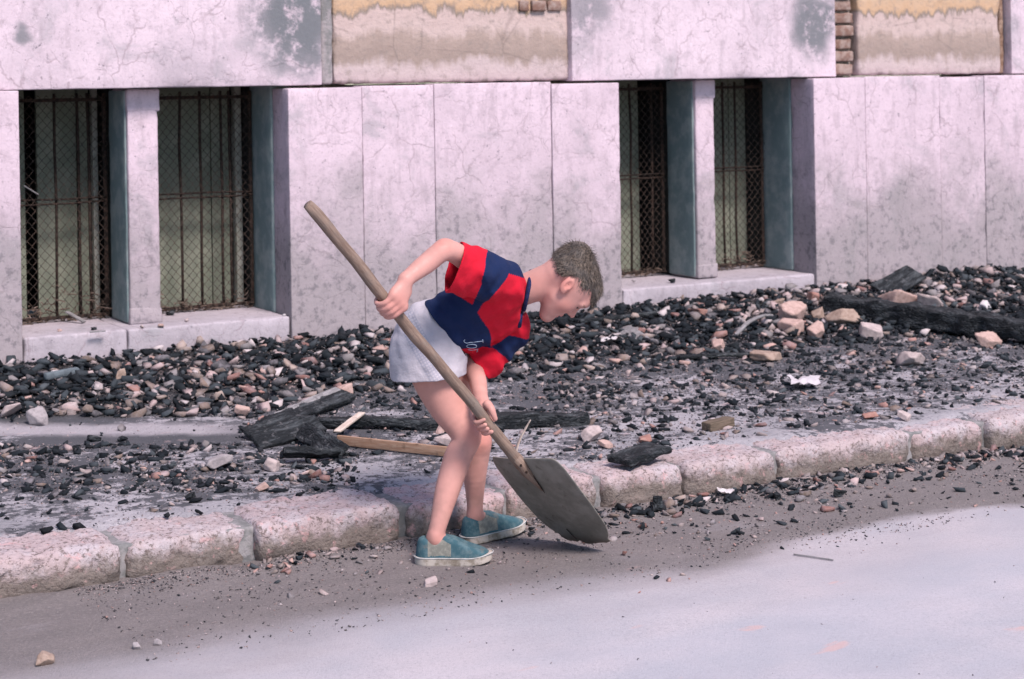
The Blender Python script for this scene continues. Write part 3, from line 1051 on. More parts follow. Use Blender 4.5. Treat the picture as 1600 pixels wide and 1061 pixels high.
def facet_rock(sx, sy, sz, seed, planes=6):
    """a stone broken along a few planes, with slightly rough faces"""
    rg = np.random.default_rng(900 + seed)
    N = rg.normal(size=(planes, 3))
    N = np.concatenate([N, [[1, 0, 0], [-1, 0, 0], [0, 1, 0], [0, -1, 0], [0, 0, 1], [0, 0, -1]] + rg.normal(0, .22, (6, 3))])
    N /= np.linalg.norm(N, axis=1)[:, None]
    d = np.concatenate([rg.uniform(.66, .86, planes), rg.uniform(.52, .72, 6)])
    c = np.maximum(ICO_V @ N.T, 1e-3)
    V = ICO_V * (d / c).min(1)[:, None]
    V += .016 * np.stack([fbm(V[:, 0] * 4 + seed, V[:, 1] * 4 + a * 7, V[:, 2] * 4, 12 + a, 3) for a in range(3)], 1)
    V -= (V.max(0) + V.min(0)) / 2
    return V / (V.max(0) - V.min(0)) * np.array([sx, sy, sz]), ICO_F


def chunk(name, px, py, wpx, hpx, mat, label, cat, seed, rz=0.0, depth=.8, power=.5, n=12, lift=0.0):
    """angular fragment whose foot is seen at px, py"""
    g = ground(px, py)
    k = g[1] / FPX
    w, h = wpx * k, hpx * k
    V, F = facet_rock(w, w * depth, h, seed)
    me = mesh(name, V, F, mat)
    o = obj(name, me, None, g + np.array([0, w * depth * .3, h * .42 + lift]), (.30 * math.sin(seed * 2.3), .30 * math.sin(seed * 4.1 + 1), rz + seed * .7))
    return tag(o, label, cat)


def solid(name, c0, c1):
    return mat_simple(name, c0, c1, 40, .95, .6, .006)


PINK = solid('pink_stone', (.47, .335, .30), (.36, .25, .22))
PALE = solid('pale_stone', (.47, .395, .385), (.34, .28, .275))
TANS = solid('tan_stone', (.35, .265, .22), (.25, .18, .145))
GREY = solid('grey_stone', (.33, .30, .31), (.24, .22, .23))
WHITE = solid('white_plaster', (.60, .57, .585), (.48, .45, .465))
REDB = solid('red_brick', (.30, .155, .13), (.38, .23, .195))
for a in [
    ('stone_block', 1237, 505, 48, 34, PINK, 'large pinkish cut stone, upper of two, in the right heap', 'stone', 1, .3),
    ('stone_block', 1236, 524, 38, 26, PINK, 'pink stone leaning on the front of the large pinkish block', 'stone', 2, .9),
    ('stone_block', 1318, 512, 52, 30, TANS, 'brown rough stone left of the charred timber end', 'stone', 3, .1),
    ('stone_block', 1364, 532, 44, 30, PALE, 'pale wedge stone just below the charred timber', 'stone', 4, .5),
    ('stone_block', 1278, 528, 28, 24, PINK, 'small upright pink stone between larger blocks', 'stone', 5, .2),
    ('stone_block', 1278, 503, 26, 20, TANS, 'small square stone right of the large pinkish block', 'stone', 6, .2),
    ('stone_block', 1404, 480, 64, 22, PINK, 'long flat salmon stone lying against the charred timber top', 'stone', 7, .25),
    ('stone_block', 1455, 485, 42, 24, PALE, 'pale pink stone right of the flat salmon one', 'stone', 8, .4),
    ('stone_block', 1546, 543, 38, 24, PINK, 'lone pink stone in front of the charred timber', 'stone', 9, .6),
    ('stone_block', 1540, 490, 24, 20, WHITE, 'rounded whitish stone behind the charred timber', 'stone', 10, .3),
    ('stone_block', 1210, 482, 34, 18, TANS, 'tan stone on the heap below the right sill', 'stone', 11, .3),
    ('brick_piece', 1090, 493, 36, 14, REDB, 'flat red brick piece below the right sill', 'brick', 12, .1),
    ('brick_piece', 1272, 472, 20, 20, REDB, 'red brick corner at the end of the right sill', 'brick', 13, .8),
    ('stone_block', 1122, 552, 30, 20, PINK, 'pink stone in the middle of the right heap', 'stone', 14, .8),
    ('stone_block', 1195, 565, 60, 16, TANS, 'long low brownish stone amid charcoal right of centre', 'stone', 15, .05),
    ('stone_block', 1425, 572, 44, 22, PALE, 'pale slanted stone out in front of the right heap', 'stone', 16, .5),
    ('stone_block', 60, 665, 36, 26, GREY, 'grey rounded stone at the left end of the bare strip', 'stone', 17, .3),
    ('stone_block', 12, 660, 40, 24, PALE, 'pale stone cut by the left edge of the picture', 'stone', 18, .3),
    ('stone_block', 112, 650, 24, 20, PALE, 'pale upright stone above the bare strip at left', 'stone', 19, .9),
    ('stone_block', 378, 652, 32, 18, PINK, 'pink stone at the right end of the bare strip', 'stone', 20, .2),
    ('stone_block', 90, 585, 26, 16, WHITE, 'whitish stone beside the dark pipe near the left windows', 'stone', 21, .5),
    ('stone_block', 188, 600, 18, 26, TANS, 'upright tan stone standing among charcoal at left', 'stone', 22, .7),
    ('stone_block', 338, 735, 46, 22, GREY, 'broad grey stone on the pavement left of the boy', 'stone', 23, .3),
    ('stone_block', 425, 737, 28, 20, PALE, 'pale cobble on the pavement near the charred boards', 'stone', 24, .3),
    ('stone_block', 538, 617, 28, 18, PINK, 'pink stone at the upper end of the charred board', 'stone', 25, .3),
    ('stone_block', 700, 698, 40, 16, PALE, 'pale flat stone just behind the boy\'s knee', 'stone', 26, .1),
    ('stone_block', 408, 768, 22, 12, PINK, 'small pink stone alone on the pavement above the kerb', 'stone', 27, .4),
    ('stone_block', 948, 752, 30, 11, PINK, 'flat pink stone beside the shovel on the kerb', 'stone', 28, .2),
    ('brick_piece', 1009, 743, 26, 11, REDB, 'rounded red brick piece on the kerb right of the shovel', 'brick', 29, .2),
    ('stone_block', 1414, 656, 24, 11, PALE, 'pale oval pebble on the pavement at far right', 'stone', 30, .2),
    ('brick_piece', 1360, 655, 24, 11, REDB, 'small red brick chip on the pavement at far right', 'brick', 31, .5),
    ('stone_block', 925, 690, 38, 24, PALE, 'pale crumbly stone right of the broken splinter', 'stone', 32, .3),
    ('stone_block', 70, 1040, 28, 24, TANS, 'lone brownish pebble on the road at lower left', 'stone', 33, .3, .9, .9, 18),
    ('stone_block', 213, 1015, 14, 11, GREY, 'small grey pebble on the road at lower left', 'stone', 34, .3, .9, .9, 18),
    ('stone_block', 246, 1008, 12, 10, GREY, 'paler small pebble right of the grey one on the road', 'stone', 35, .3, .9, .9, 18),
    ('stone_block', 672, 916, 24, 10, PALE, 'flat pale chip on the silt below the boy\'s shoe', 'stone', 36, .1),
    ('charcoal_block', 1028, 800, 18, 26, M_CWOOD, 'upright charred chunk standing against the kerb', 'charred wood', 37, .3),
    ('charcoal_block', 1215, 782, 14, 14, M_CWOOD, 'small charred cube on the road at right', 'charred wood', 38, .3),
    ('charcoal_block', 1312, 778, 18, 15, M_CWOOD, 'charred nub on the silt at right', 'charred wood', 39, .3),
    ('charcoal_block', 296, 783, 18, 12, M_CWOOD, 'lone charcoal nub on the pavement left of the boy', 'charred wood', 40, .3),
    ('charcoal_block', 145, 690, 22, 10, M_CWOOD, 'flat charcoal piece on the bare strip, left one', 'charred wood', 41, .3),
    ('charcoal_block', 190, 690, 18, 9, M_CWOOD, 'flat charcoal piece on the bare strip, right one', 'charred wood', 42, .3),
]:
    chunk(*a)


def beam(name, p0, p1, w, h, mat, label, cat, seed=0, amp=.004, res=.03, r=.006, freq=26, bend=0.0, roll=0.0, taper=0.0, chip=.01):
    p0, p1 = np.asarray(p0, float), np.asarray(p1, float)
    d = p1 - p0
    L = np.linalg.norm(d)
    V, F = rough_box(L, w, h, res, r, .7, amp, seed, freq, chip)
    t = V[:, 0] / L
    V[:, 2] += bend * (1 - (2 * t) ** 2)
    if taper:
        V[:, 1] *= 1 - taper * np.clip(t + .5, 0, 1)
        V[:, 2] *= 1 - taper * np.clip(t + .5, 0, 1)
    me = mesh(name, V, F, mat, True)
    o = obj(name, me)
    q = Vector(d).to_track_quat('X', 'Z').to_matrix().to_4x4()
    o.matrix_world = Matrix.Translation(Vector((p0 + p1) / 2)) @ q @ Matrix.Rotation(roll, 4, 'X')
    return tag(o, label, cat)


up = lambda p, dz: p + np.array([0, 0, dz])
beam('charred_timber', up(ground(1296, 490), .05), up(ground(1680, 545), .05), .13, .10, M_CWOOD, 'thick charred black timber lying across the heap at far right', 'timber', 1, .036, .022, .014, 12)
beam('charred_beam', up(ground(470, 668), .02), up(ground(705, 672), .02), .05, .034, M_CWOOD, 'long thin charred beam lying behind the boy, left length', 'timber', 2, .016, .016, .006, 18, .006)
beam('charred_beam', up(ground(705, 674), .03), up(ground(915, 662), .02), .08, .05, M_CWOOD, 'thicker charred beam to the right of the boy\'s knees', 'timber', 3, .030, .016, .008, 16)
beam('charred_board', up(ground(418, 672), .02), up(ground(545, 628), .03), .075, .022, M_CWOOD, 'slanting charred board propped on rubble left of the boy', 'board', 4, .006, .02, .005, 30, 0, .35)
beam('charred_board', up(ground(432, 664), .035), up(ground(528, 628), .05), .03, .014, M_GREYW, 'narrow weathered grey strip on top of the slanting charred board', 'board', 5, .003, .02, .003, 30, 0, .35)
for k, (x0, y0, x1, y1) in enumerate([(398, 700, 500, 682), (440, 726, 532, 718), (386, 688, 462, 674), (470, 690, 535, 716)]):
    beam('charred_fragment', up(ground(x0, y0), .018 + .022 * (k % 2)), up(ground(x1, y1), .045 - .025 * (k % 2)), (.085, .06, .09, .07)[k], (.018, .024, .014, .02)[k], M_CWOOD,
         ['charred plank piece, upper one, left of the lath', 'charred plank piece nearest the kerb left of the lath', 'charred plank piece under the slanting board', 'charred plank piece touching the brown lath end'][k], 'charred wood', 10 + k, .010, .014, .003, 30, 0, (.5, -.5, .35, .8)[k], 0.0, .016)
beam('wooden_lath', up(ground(528, 697), .022), up(ground(702, 716), .022), .012, .034, M_LATH, 'long thin brown lath on edge lying behind the boy\'s leg', 'lath', 20, .001, .03, .002)
beam('wooden_lath', up(ground(527, 694), .045), up(ground(566, 668), .055), .028, .008, M_PALE, 'short pale lath resting on the end of the brown one', 'lath', 21, .001, .02, .002)
beam('wood_splinter', up(ground(806, 712), .01), at(829, 656, ground(806, 712)[1] - .02), .022, .008, M_PALE, 'pale broken splinter sticking up behind the shovel blade', 'splinter', 22, .003, .015, .002, 40, .01, .6, .7)
beam('grey_pipe', up(ground(70, 600), .03), up(ground(124, 590), .03), .034, .034, solid('blue_grey_metal', (.13, .16, .18), (.09, .11, .125)), 'short blue grey pipe piece in the heap at far left', 'pipe', 23, .001, .03, .015)
beam('charred_stick', up(ground(905, 512), .03), up(ground(1030, 498), .03), .03, .022, M_CWOOD, 'dark thin stick on the heap right of the boy\'s face', 'stick', 24, .006, .02, .006)
beam('charred_sheet', up(ground(1376, 462), .02), up(ground(1432, 440), .09), .14, .012, M_CWOOD, 'dark flat sheet leaning against the wall at right', 'sheet', 25, .006, .03, .004, 14, 0, .5)
beam('charred_sheet', up(ground(968, 728), .015), up(ground(1032, 712), .03), .11, .025, M_CWOOD, 'flat charred slab on the pavement right of the shovel', 'charred wood', 26, .012, .02, .008, 18)
beam('wood_block', up(ground(1104, 722), .014), up(ground(1142, 714), .02), .05, .034, mat_wood('burnt_brown_wood', (.09, .07, .05), (.17, .13, .10)), 'half burnt brown wood block on the kerb at right', 'wood block', 27, .004, .015, .005)
beam('bent_lath', up(ground(1150, 530), .02), up(ground(1206, 508), .05), .02, .010, M_GREYW, 'bent grey slat poking up in the right heap', 'slat', 28, .003, .015, .002, 20, .03)
beam('grey_sheet', up(ground(972, 524), .03), up(ground(1006, 540), .015), .07, .006, M_GREYW, 'small grey sheet behind the white shard', 'sheet', 29, .003, .015, .002, 20, .01, .5)
beam('road_twig', up(ground(1240, 868, True), .004), up(ground(1302, 877, True), .004), .004, .004, M_GREYW, 'thin twig lying on the pale road at right', 'twig', 30, .001, .02, .001, 20)
beam('bent_lath', up(ground(222, 572), .02), up(ground(215, 590), .02), .02, .008, M_GREYW, 'short bluish slat under the left sill', 'slat', 31, .002, .015, .002)
beam('charred_stick', up(ground(1060, 565), .02), up(ground(1180, 560), .02), .025, .018, M_CWOOD, 'dark stick in the middle of the right heap', 'stick', 32, .008, .02, .006)


def crumple(name, px, py, w, d, mat, label, cat, seed, lift=.01):
    g = ground(px, py)
    n = 9
    I, J = np.meshgrid(np.linspace(-.5, .5, n), np.linspace(-.5, .5, n), indexing='ij')
    Z = .25 * w * fbm(I * 3.1 + seed, J * 3.1, 0, seed) + .12 * w * vn(I * 7, J * 7, 1, seed)
    X = I * w * (1 + .15 * vn(J * 4, seed, 0, 2))
    Y = J * d * (1 + .2 * vn(I * 4, seed, 0, 3))
    V = np.stack([X, Y, Z], -1).reshape(-1, 3)
    A = np.arange(n * n).reshape(n, n)
    F = np.stack([A[:-1, :-1], A[1:, :-1], A[1:, 1:], A[:-1, 1:]], -1).reshape(-1, 4)
    V2 = np.concatenate([V, V - [0, 0, .0015]])
    F2 = np.concatenate([F, F[:, ::-1] + n * n])
    return tag(obj(name, mesh(name, V2, F2, mat), None, g + np.array([0, 0, lift + .08 * w])), label, cat)


crumple('paper_scrap', 1258, 606, .125, .14, solid('paper', (.52, .49, .52), (.44, .41, .44)), 'crumpled white paper scrap on the charcoal right of centre', 'paper', 3, .02)
crumple('white_shard', 958, 540, .10, .06, WHITE, 'small white curved shard on the heap right of the boy', 'shard', 5, .02)
crumple('white_shard', 1134, 775, .055, .05, WHITE, 'white shard lying in the gutter right of the shovel', 'shard', 6, .015)

# bits on the sills
for i, (px, py, zz, w, mt, lab, nm, cat) in enumerate([
    (266, 492, SZ, .055, M_CWOOD, 'black lump on the left sill by the pier foot', 'charcoal_lump', 'charcoal'),
    (147, 516, SZ, .035, M_CWOOD, 'small black lump near the front of the left sill', 'charcoal_lump', 'charcoal'),
    (1050, 440, SZ, .05, M_CWOOD, 'black lump on the right sill left of its pier', 'charcoal_lump', 'charcoal'),
    (93, 518, SZ, .025, PINK, 'tiny pink chip at the front of the left sill', 'stone_fragment', 'stone'),
    (222, 512, SZ, .03, PALE, 'tiny pale chip on the sill below the left pier', 'stone_fragment', 'stone'),
    (252, 510, SZ, .03, PINK, 'tiny pink chip right of the left pier foot', 'stone_fragment', 'stone'),
    (292, 502, SZ, .03, PALE, 'tiny pale chip in the middle of the left sill', 'stone_fragment', 'stone'),
    (444, 493, SZ, .02, WHITE, 'tiny white chip at the right end of the left sill', 'stone_fragment', 'stone'),
    (1180, 416, SZ, .06, PALE, 'pale stone on the right sill against the grille', 'stone_fragment', 'stone'),
    (1213, 416, SZ, .055, TANS, 'tan stone on the right sill beside the reveal', 'stone_fragment', 'stone'),
    (1130, 420, SZ, .05, GREY, 'grey stone on the right sill beside its pier', 'stone_fragment', 'stone'),
    (1156, 414, SZ, .06, M_CWOOD, 'dark lump heaped on the right sill behind the pale stones', 'charcoal_lump', 'charcoal'),
    (990, 440, SZ, .03, GREY, 'small grey chip at the left end of the right sill', 'stone_fragment', 'stone'),
    (185, 490, SZ, .03, TANS, 'small tan chip on the left sill against the grille', 'stone_fragment', 'stone'),
]):
    r = ray(px, py)
    t = (zz - CAM_H) / r[2]
    V, F = rock_mesh(14, w / 2, w * .4, w * .28, 500 + i, .7)
    tag(obj(nm, mesh(nm, V, F, mt), None, (r[0] * t, r[1] * t, zz + w * .18), (0, 0, i * 1.3)), lab, cat)


def sill_pt(px, py, dz=.0):
    r = ray(px, py)
    t = (SZ + dz - CAM_H) / r[2]
    return np.array([r[0] * t, r[1] * t, SZ + dz])


beam('broken_lath', sill_pt(104, 487, .05), sill_pt(132, 503, .008), .022, .008, M_GREYW, 'grey broken slat leaning on the left grille and sill', 'slat', 40, .002, .02, .002)
beam('broken_lath', sill_pt(140, 519, .006), sill_pt(165, 517, .006), .012, .006, M_GREYW, 'tiny slat lying beside the black lump on the left sill', 'slat', 41, .001, .02, .002)
beam('broken_lath', W(*wall_at(37, 290, GR + .03), GR + .03), W(*wall_at(60, 304, GR + .03), GR + .03), .016, .006, M_GREYW, 'small slat stuck in the wire of the leftmost window', 'slat', 42, .001, .02, .002)
# dry litter caught behind the wire at the foot of each grille
parts = []
for (a, b) in ((A0, wa[0]), (wa[1], A1), (B0, wb[0]), (wb[1], B1)):
    for k in range(150):
        s = RNG.uniform(a + .02, b - .03)
        h = .055 * RNG.uniform() ** 2 * (1.2 + vn(s * 9, 0, 0, 6)) * (1.6 if b == wa[0] else 1)
        c = W(s, SZ + .004 + h, GR + RNG.uniform(-.05, .03))
        d = RNG.normal(size=3) * np.array([.03, .012, .012])
        parts.append(tube([c - d * .5, c + RNG.normal(size=3) * .004, c + d * .5], RNG.uniform(.0015, .004), 3))
V, F = join(parts)
tag(obj('dry_litter', mesh('dry_litter', V, F, mat_simple('litter', (.10, .075, .06), (.24, .18, .15), 30, .95, .2, .002))), 'dry leaves and straw caught along the foot of the grilles', 'litter', None, 'stuff')

# ------------------------------------------------------------------ signed distance modelling for the boy


class Grid:
    def __init__(self, lo, hi, h):
        self.lo, self.h = np.array(lo, float), h
        self.n = np.ceil((np.array(hi) - self.lo) / h).astype(int) + 1
        self.g = np.full(self.n, .06, np.float32)
        self.ax = [(self.lo[i] + np.arange(self.n[i]) * h) for i in range(3)]

    def reg(self, lo, hi):
        a = np.clip(((np.array(lo) - self.lo) / self.h).astype(int) - 1, 0, self.n)
        b = np.clip(((np.array(hi) - self.lo) / self.h).astype(int) + 2, 0, self.n)
        sl_ = tuple(slice(int(i), int(j)) for i, j in zip(a, b))
        X = self.ax[0][sl_[0]][:, None, None]
        Y = self.ax[1][sl_[1]][None, :, None]
        Z = self.ax[2][sl_[2]][None, None, :]
        return sl_, X, Y, Z

    def _u(self, sl_, d, k, sub):
        c = self.g[sl_]
        if sub:
            d = -d
            if k > 0:
                h = np.maximum(k - np.abs(c - d), 0) / k
                self.g[sl_] = np.maximum(c, d) + h * h * k * .25
            else:
                self.g[sl_] = np.maximum(c, d)
        else:
            if k > 0:
                h = np.maximum(k - np.abs(c - d), 0) / k
                self.g[sl_] = np.minimum(c, d) - h * h * k * .25
            else:
                self.g[sl_] = np.minimum(c, d)

    def cap(self, a, b, ra, rb, k=.012, sub=False):
        a, b = np.asarray(a, float), np.asarray(b, float)
        m = max(ra, rb) + k + 3 * self.h
        sl_, X, Y, Z = self.reg(np.minimum(a, b) - m, np.maximum(a, b) + m)
        ab = b - a
        t = np.clip(((X - a[0]) * ab[0] + (Y - a[1]) * ab[1] + (Z - a[2]) * ab[2]) / max(ab @ ab, 1e-9), 0, 1)
        d = np.sqrt((X - a[0] - t * ab[0]) ** 2 + (Y - a[1] - t * ab[1]) ** 2 + (Z - a[2] - t * ab[2]) ** 2) - (ra + (rb - ra) * t)
        self._u(sl_, d.astype(np.float32), k, sub)

    def chain(self, pts, rs, k=.012, sub=5):
        """one limb: a smooth curve of tapering thickness"""
        P = [np.asarray(p, float) for p in pts]
        Q, R_ = [], []
        n = len(P)
        for i in range(n - 1):
            a, b, c, d = P[max(i - 1, 0)], P[i], P[i + 1], P[min(i + 2, n - 1)]
            ra, rb, rc, rd = rs[max(i - 1, 0)], rs[i], rs[i + 1], rs[min(i + 2, n - 1)]
            for j in range(sub):
                t = j / sub
                cr = lambda w, x, y, z: .5 * (2 * x + (y - w) * t + (2 * w - 5 * x + 4 * y - z) * t * t + (3 * x - w - 3 * y + z) * t ** 3)
                Q.append(cr(a, b, c, d))
                R_.append(cr(ra, rb, rc, rd))
        Q.append(P[-1])
        R_.append(rs[-1])
        Q = np.array(Q)
        m = max(R_) + k + 3 * self.h
        sl_, X, Y, Z = self.reg(Q.min(0) - m, Q.max(0) + m)
        D = np.full(self.g.shape, .12, np.float32)
        for i in range(len(Q) - 1):
            a, ab = Q[i], Q[i + 1] - Q[i]
            m2 = max(R_[i], R_[i + 1]) + k + 4 * self.h
            s2, x, y, z = self.reg(np.minimum(Q[i], Q[i + 1]) - m2, np.maximum(Q[i], Q[i + 1]) + m2)
            t = np.clip(((x - a[0]) * ab[0] + (y - a[1]) * ab[1] + (z - a[2]) * ab[2]) / max(ab @ ab, 1e-9), 0, 1)
            d = np.sqrt((x - a[0] - t * ab[0]) ** 2 + (y - a[1] - t * ab[1]) ** 2 + (z - a[2] - t * ab[2]) ** 2) - (R_[i] + (R_[i + 1] - R_[i]) * t)
            D[s2] = np.minimum(D[s2], d.astype(np.float32))
        self._u(sl_, D[sl_], k, False)

    def ell(self, c, R, rad, k=.012, sub=False):
        c, rad = np.asarray(c, float), np.asarray(rad, float)
        m = rad.max() + k + 3 * self.h
        sl_, X, Y, Z = self.reg(c - m, c + m)
        q = [(X - c[0]) * R[i][0] + (Y - c[1]) * R[i][1] + (Z - c[2]) * R[i][2] for i in range(3)]
        k0 = np.sqrt(sum((q[i] / rad[i]) ** 2 for i in range(3)))
        k1 = np.sqrt(sum((q[i] / rad[i] ** 2) ** 2 for i in range(3))) + 1e-9
        self._u(sl_, (k0 * (k0 - 1) / k1).astype(np.float32), k, sub)

    def cut(self, c, n, lo=None, hi=None):
        """keep the side that n points away from"""
        c, n = np.asarray(c, float), np.asarray(n, float)
        n = n / np.linalg.norm(n)
        sl_, X, Y, Z = self.reg(self.lo if lo is None else lo, self.lo + self.n * self.h if hi is None else hi)
        d = (X - c[0]) * n[0] + (Y - c[1]) * n[1] + (Z - c[2]) * n[2]
        self.g[sl_] = np.maximum(self.g[sl_], d.astype(np.float32))

    def perturb(self, fn, band=.02):
        m = np.argwhere(np.abs(self.g) < band)
        p = self.lo + m * self.h
        self.g[m[:, 0], m[:, 1], m[:, 2]] += fn(p[:, 0], p[:, 1], p[:, 2]).astype(np.float32)

    def shell(self, t):
        self.g = np.maximum(self.g, -(self.g + t))

    def surf(self):
        g = self.g
        inside = g < 0
        c = [inside[a:g.shape[0] - 1 + a, b:g.shape[1] - 1 + b, d:g.shape[2] - 1 + d] for a in (0, 1) for b in (0, 1) for d in (0, 1)]
        tot = sum(x.astype(np.int8) for x in c)
        cells = np.argwhere((tot > 0) & (tot < 8))
        idx = -np.ones(tot.shape, dtype=np.int64)
        idx[cells[:, 0], cells[:, 1], cells[:, 2]] = np.arange(len(cells))
        acc = np.zeros((len(cells), 3))
        cnt = np.zeros(len(cells))
        cr = [(a, b, d) for a in (0, 1) for b in (0, 1) for d in (0, 1)]
        for i in range(8):
            for j in range(i + 1, 8):
                df = np.array(cr[j]) - np.array(cr[i])
                if np.abs(df).sum() != 1:
                    continue
                a, b = cells + cr[i], cells + cr[j]
                ga, gb = g[a[:, 0], a[:, 1], a[:, 2]], g[b[:, 0], b[:, 1], b[:, 2]]
                m = (ga < 0) != (gb < 0)
                t = np.where(m, ga / np.where(ga - gb == 0, 1, ga - gb), 0)
                acc[m] += (np.array(cr[i]) + t[:, None] * df)[m]
                cnt[m] += 1
        V = self.lo + self.h * (cells + acc / cnt[:, None])
        F = []
        for axis in range(3):
            o1, o2 = [(1, 2), (2, 0), (0, 1)][axis]
            n = list(g.shape)
            A = inside[tuple(slice(0, n[i] - 1) if i == axis else slice(1, n[i] - 1) for i in range(3))]
            B = inside[tuple(slice(1, n[i]) if i == axis else slice(1, n[i] - 1) for i in range(3))]
            e_ = np.argwhere(A != B)
            base = e_.copy()
            base[:, o1] += 1
            base[:, o2] += 1
            fl = A[e_[:, 0], e_[:, 1], e_[:, 2]]

            def cid(d1, d2):
                p = base.copy()
                p[:, o1] -= d1
                p[:, o2] -= d2
                return idx[p[:, 0], p[:, 1], p[:, 2]]
            q = np.stack([cid(1, 1), cid(0, 1), cid(0, 0), cid(1, 0)], 1)
            q[~fl] = q[~fl][:, ::-1]
            F.append(q)
        F = np.concatenate(F)
        return V, F[(F >= 0).all(1)]


def nrm(v):
    v = np.asarray(v, float)
    return v / np.linalg.norm(v)


def smooth_pts(V, F, it=2, f=.5):
    """light Laplacian smoothing of a quad mesh"""
    E = np.concatenate([F[:, [0, 1]], F[:, [1, 2]], F[:, [2, 3]], F[:, [3, 0]]])
    E = np.concatenate([E, E[:, ::-1]])
    deg = np.bincount(E[:, 0], minlength=len(V))[:, None]
    for _ in range(it):
        S = np.zeros_like(V)
        for a in range(3):
            S[:, a] = np.bincount(E[:, 0], V[E[:, 1], a], minlength=len(V))
        V = V + f * (S / np.maximum(deg, 1) - V)
    return V


# ---- the shovel's line first: the hands close on it
T0, T1 = at(481, 319, 4.80), at(815, 726, 5.235)                 # handle top, socket
HA = nrm(T1 - T0)
HL = np.linalg.norm(T1 - T0)
H_R = .0165
e1 = nrm(np.cross(HA, [0, 1.0, 0]))                              # across the handle, to the upper right in the picture
if e1[0] < 0:
    e1 = -e1
e2 = nrm(np.cross(e1, HA))
if e2[1] > 0:
    e2 = -e2                                                     # towards the street


def hp(s, phi, rad):
    a = math.radians(phi)
    return T0 + HA * s + rad * (math.cos(a) * e1 + math.sin(a) * e2)


def hs(px, py):
    """distance down the handle of the point nearest to a pixel"""
    f = ((px - 481) * (815 - 481) + (py - 319) * (726 - 319)) / ((815 - 481) ** 2 + (726 - 319) ** 2)
    return float(f * HL)


# ---- joints
shR, elR, wrR = at(786, 436, 5.22), at(700, 391, 5.03), at(634, 437, 4.955)
shL, elL, wrL = at(806, 500, 5.44), at(742, 570, 5.39), at(752, 625, 5.235)
hipR, hipL = at(668, 540, 5.30), at(688, 540, 5.42)
knR, knL = at(727, 681, 5.29), at(744, 690, 5.41)
anR, anL = at(680, 842, 5.224), at(742, 806, 5.455)

# head frame: f forward, l to his left, u to the crown
HC = at(884, 440, 5.325)
U0, F0 = nrm([.93, 0, .36]), nrm([.36, 0, -.93])
L0 = np.cross(U0, F0)
psi = math.radians(7)
HF = F0 * math.cos(psi) + L0 * math.sin(psi)
HLf = L0 * math.cos(psi) - F0 * math.sin(psi)
HR = np.array([HF, HLf, U0])


def hd(f, l, u):
    return HC + HF * f + HLf * l + U0 * u


G = Grid(at(575, 900, 5.1) - [0, .24, 0], at(960, 350, 5.45) + [.02, .18, .02], .003)
# trunk (under the clothes)
G.cap(hipR, hipL, .060, .060, .05)
G.cap((hipR + hipL) / 2, at(760, 478, 5.33), .060, .065, .05)
G.cap(at(770, 460, 5.27), at(788, 488, 5.42), .052, .050, .04)
# neck
nb = at(805, 458, 5.345)
G.cap(nb, hd(-.034, 0, -.030), .044, .040, .02)
G.cap(nb, hd(.000, 0, -.050), .036, .030, .02)
# head
G.ell(hd(-.008, 0, .030), HR, (.088, .070, .068), .03)
G.ell(hd(.030, 0, -.005), HR, (.054, .056, .062), .03)
G.ell(hd(.050, 0, -.045), HR, (.034, .043, .046), .02)
for sd in (-1, 1):
    G.cap(hd(.026, sd * .034, -.046), hd(.070, sd * .010, -.088), .014, .015, .03)
    G.ell(hd(.052, sd * .034, -.022), HR, (.026, .022, .028), .02)
G.ell(hd(.074, 0, -.090), HR, (.015, .020, .014), .014)
G.ell(hd(.074, 0, .030), HR, (.020, .040, .018), .02)
for sd in (-1, 1):
    G.ell(hd(.092, sd * .031, .006), HR, (.015, .014, .010), .012, True)
    G.ell(hd(.070, sd * .030, .006), HR, (.0125, .0125, .0125), .002)
    G.ell(hd(.074, sd * .031, .018), HR, (.008, .018, .006), .014)
G.cap(hd(.080, 0, .012), hd(.100, 0, -.018), .0065, .0075, .010)
G.ell(hd(.101, 0, -.021), HR, (.009, .009, .008), .006)
for sd in (-1, 1):
    G.ell(hd(.090, sd * .010, -.026), HR, (.009, .006, .006), .006)
    G.ell(hd(.0955, sd * .006, -.0305), HR, (.004, .003, .003), .002, True)
G.ell(hd(.083, 0, -.048), HR, (.009, .021, .007), .008)
G.ell(hd(.086, 0, -.0515), HR, (.006, .015, .004), .004)
G.ell(hd(.084, 0, -.061), HR, (.0065, .015, .0045), .004)
G.ell(hd(.092, 0, -.0565), HR, (.012, .018, .0016), .002, True)
for sd in (-1, 1):                                               # ears
    c0 = hd(-.006, sd * .070, .000)
    eu = nrm(U0 - .40 * HF)
    ef = nrm(HF + .40 * U0)
    el_ = nrm(HLf * sd + HF * -.35)
    ER = np.array([ef, np.cross(eu, ef), eu])
    G.ell(c0, ER, (.0165, .0085, .027), .004)
    G.ell(c0 + ef * .003 + HLf * sd * .0075 + eu * .004, ER, (.0085, .0055, .015), .003, True)
    G.ell(c0 - eu * .020 + ef * .006, ER, (.008, .005, .009), .004)
    G.ell(c0 + ef * .011 - eu * .003 + HLf * sd * .002, ER, (.005, .004, .007), .003)
# arms
G.chain([shR, (shR + elR) / 2 + [0, 0, -.006], elR, at(666, 412, 5.0), wrR], [.042, .033, .0295, .0285, .0205], .02)
G.ell(elR + np.array([-.012, 0, .010]), np.eye(3), (.020, .020, .020), .02)
G.chain([shL, (shL + elL) / 2, elL, elL * .5 + wrL * .5, wrL], [.040, .034, .030, .0265, .0200], .02)


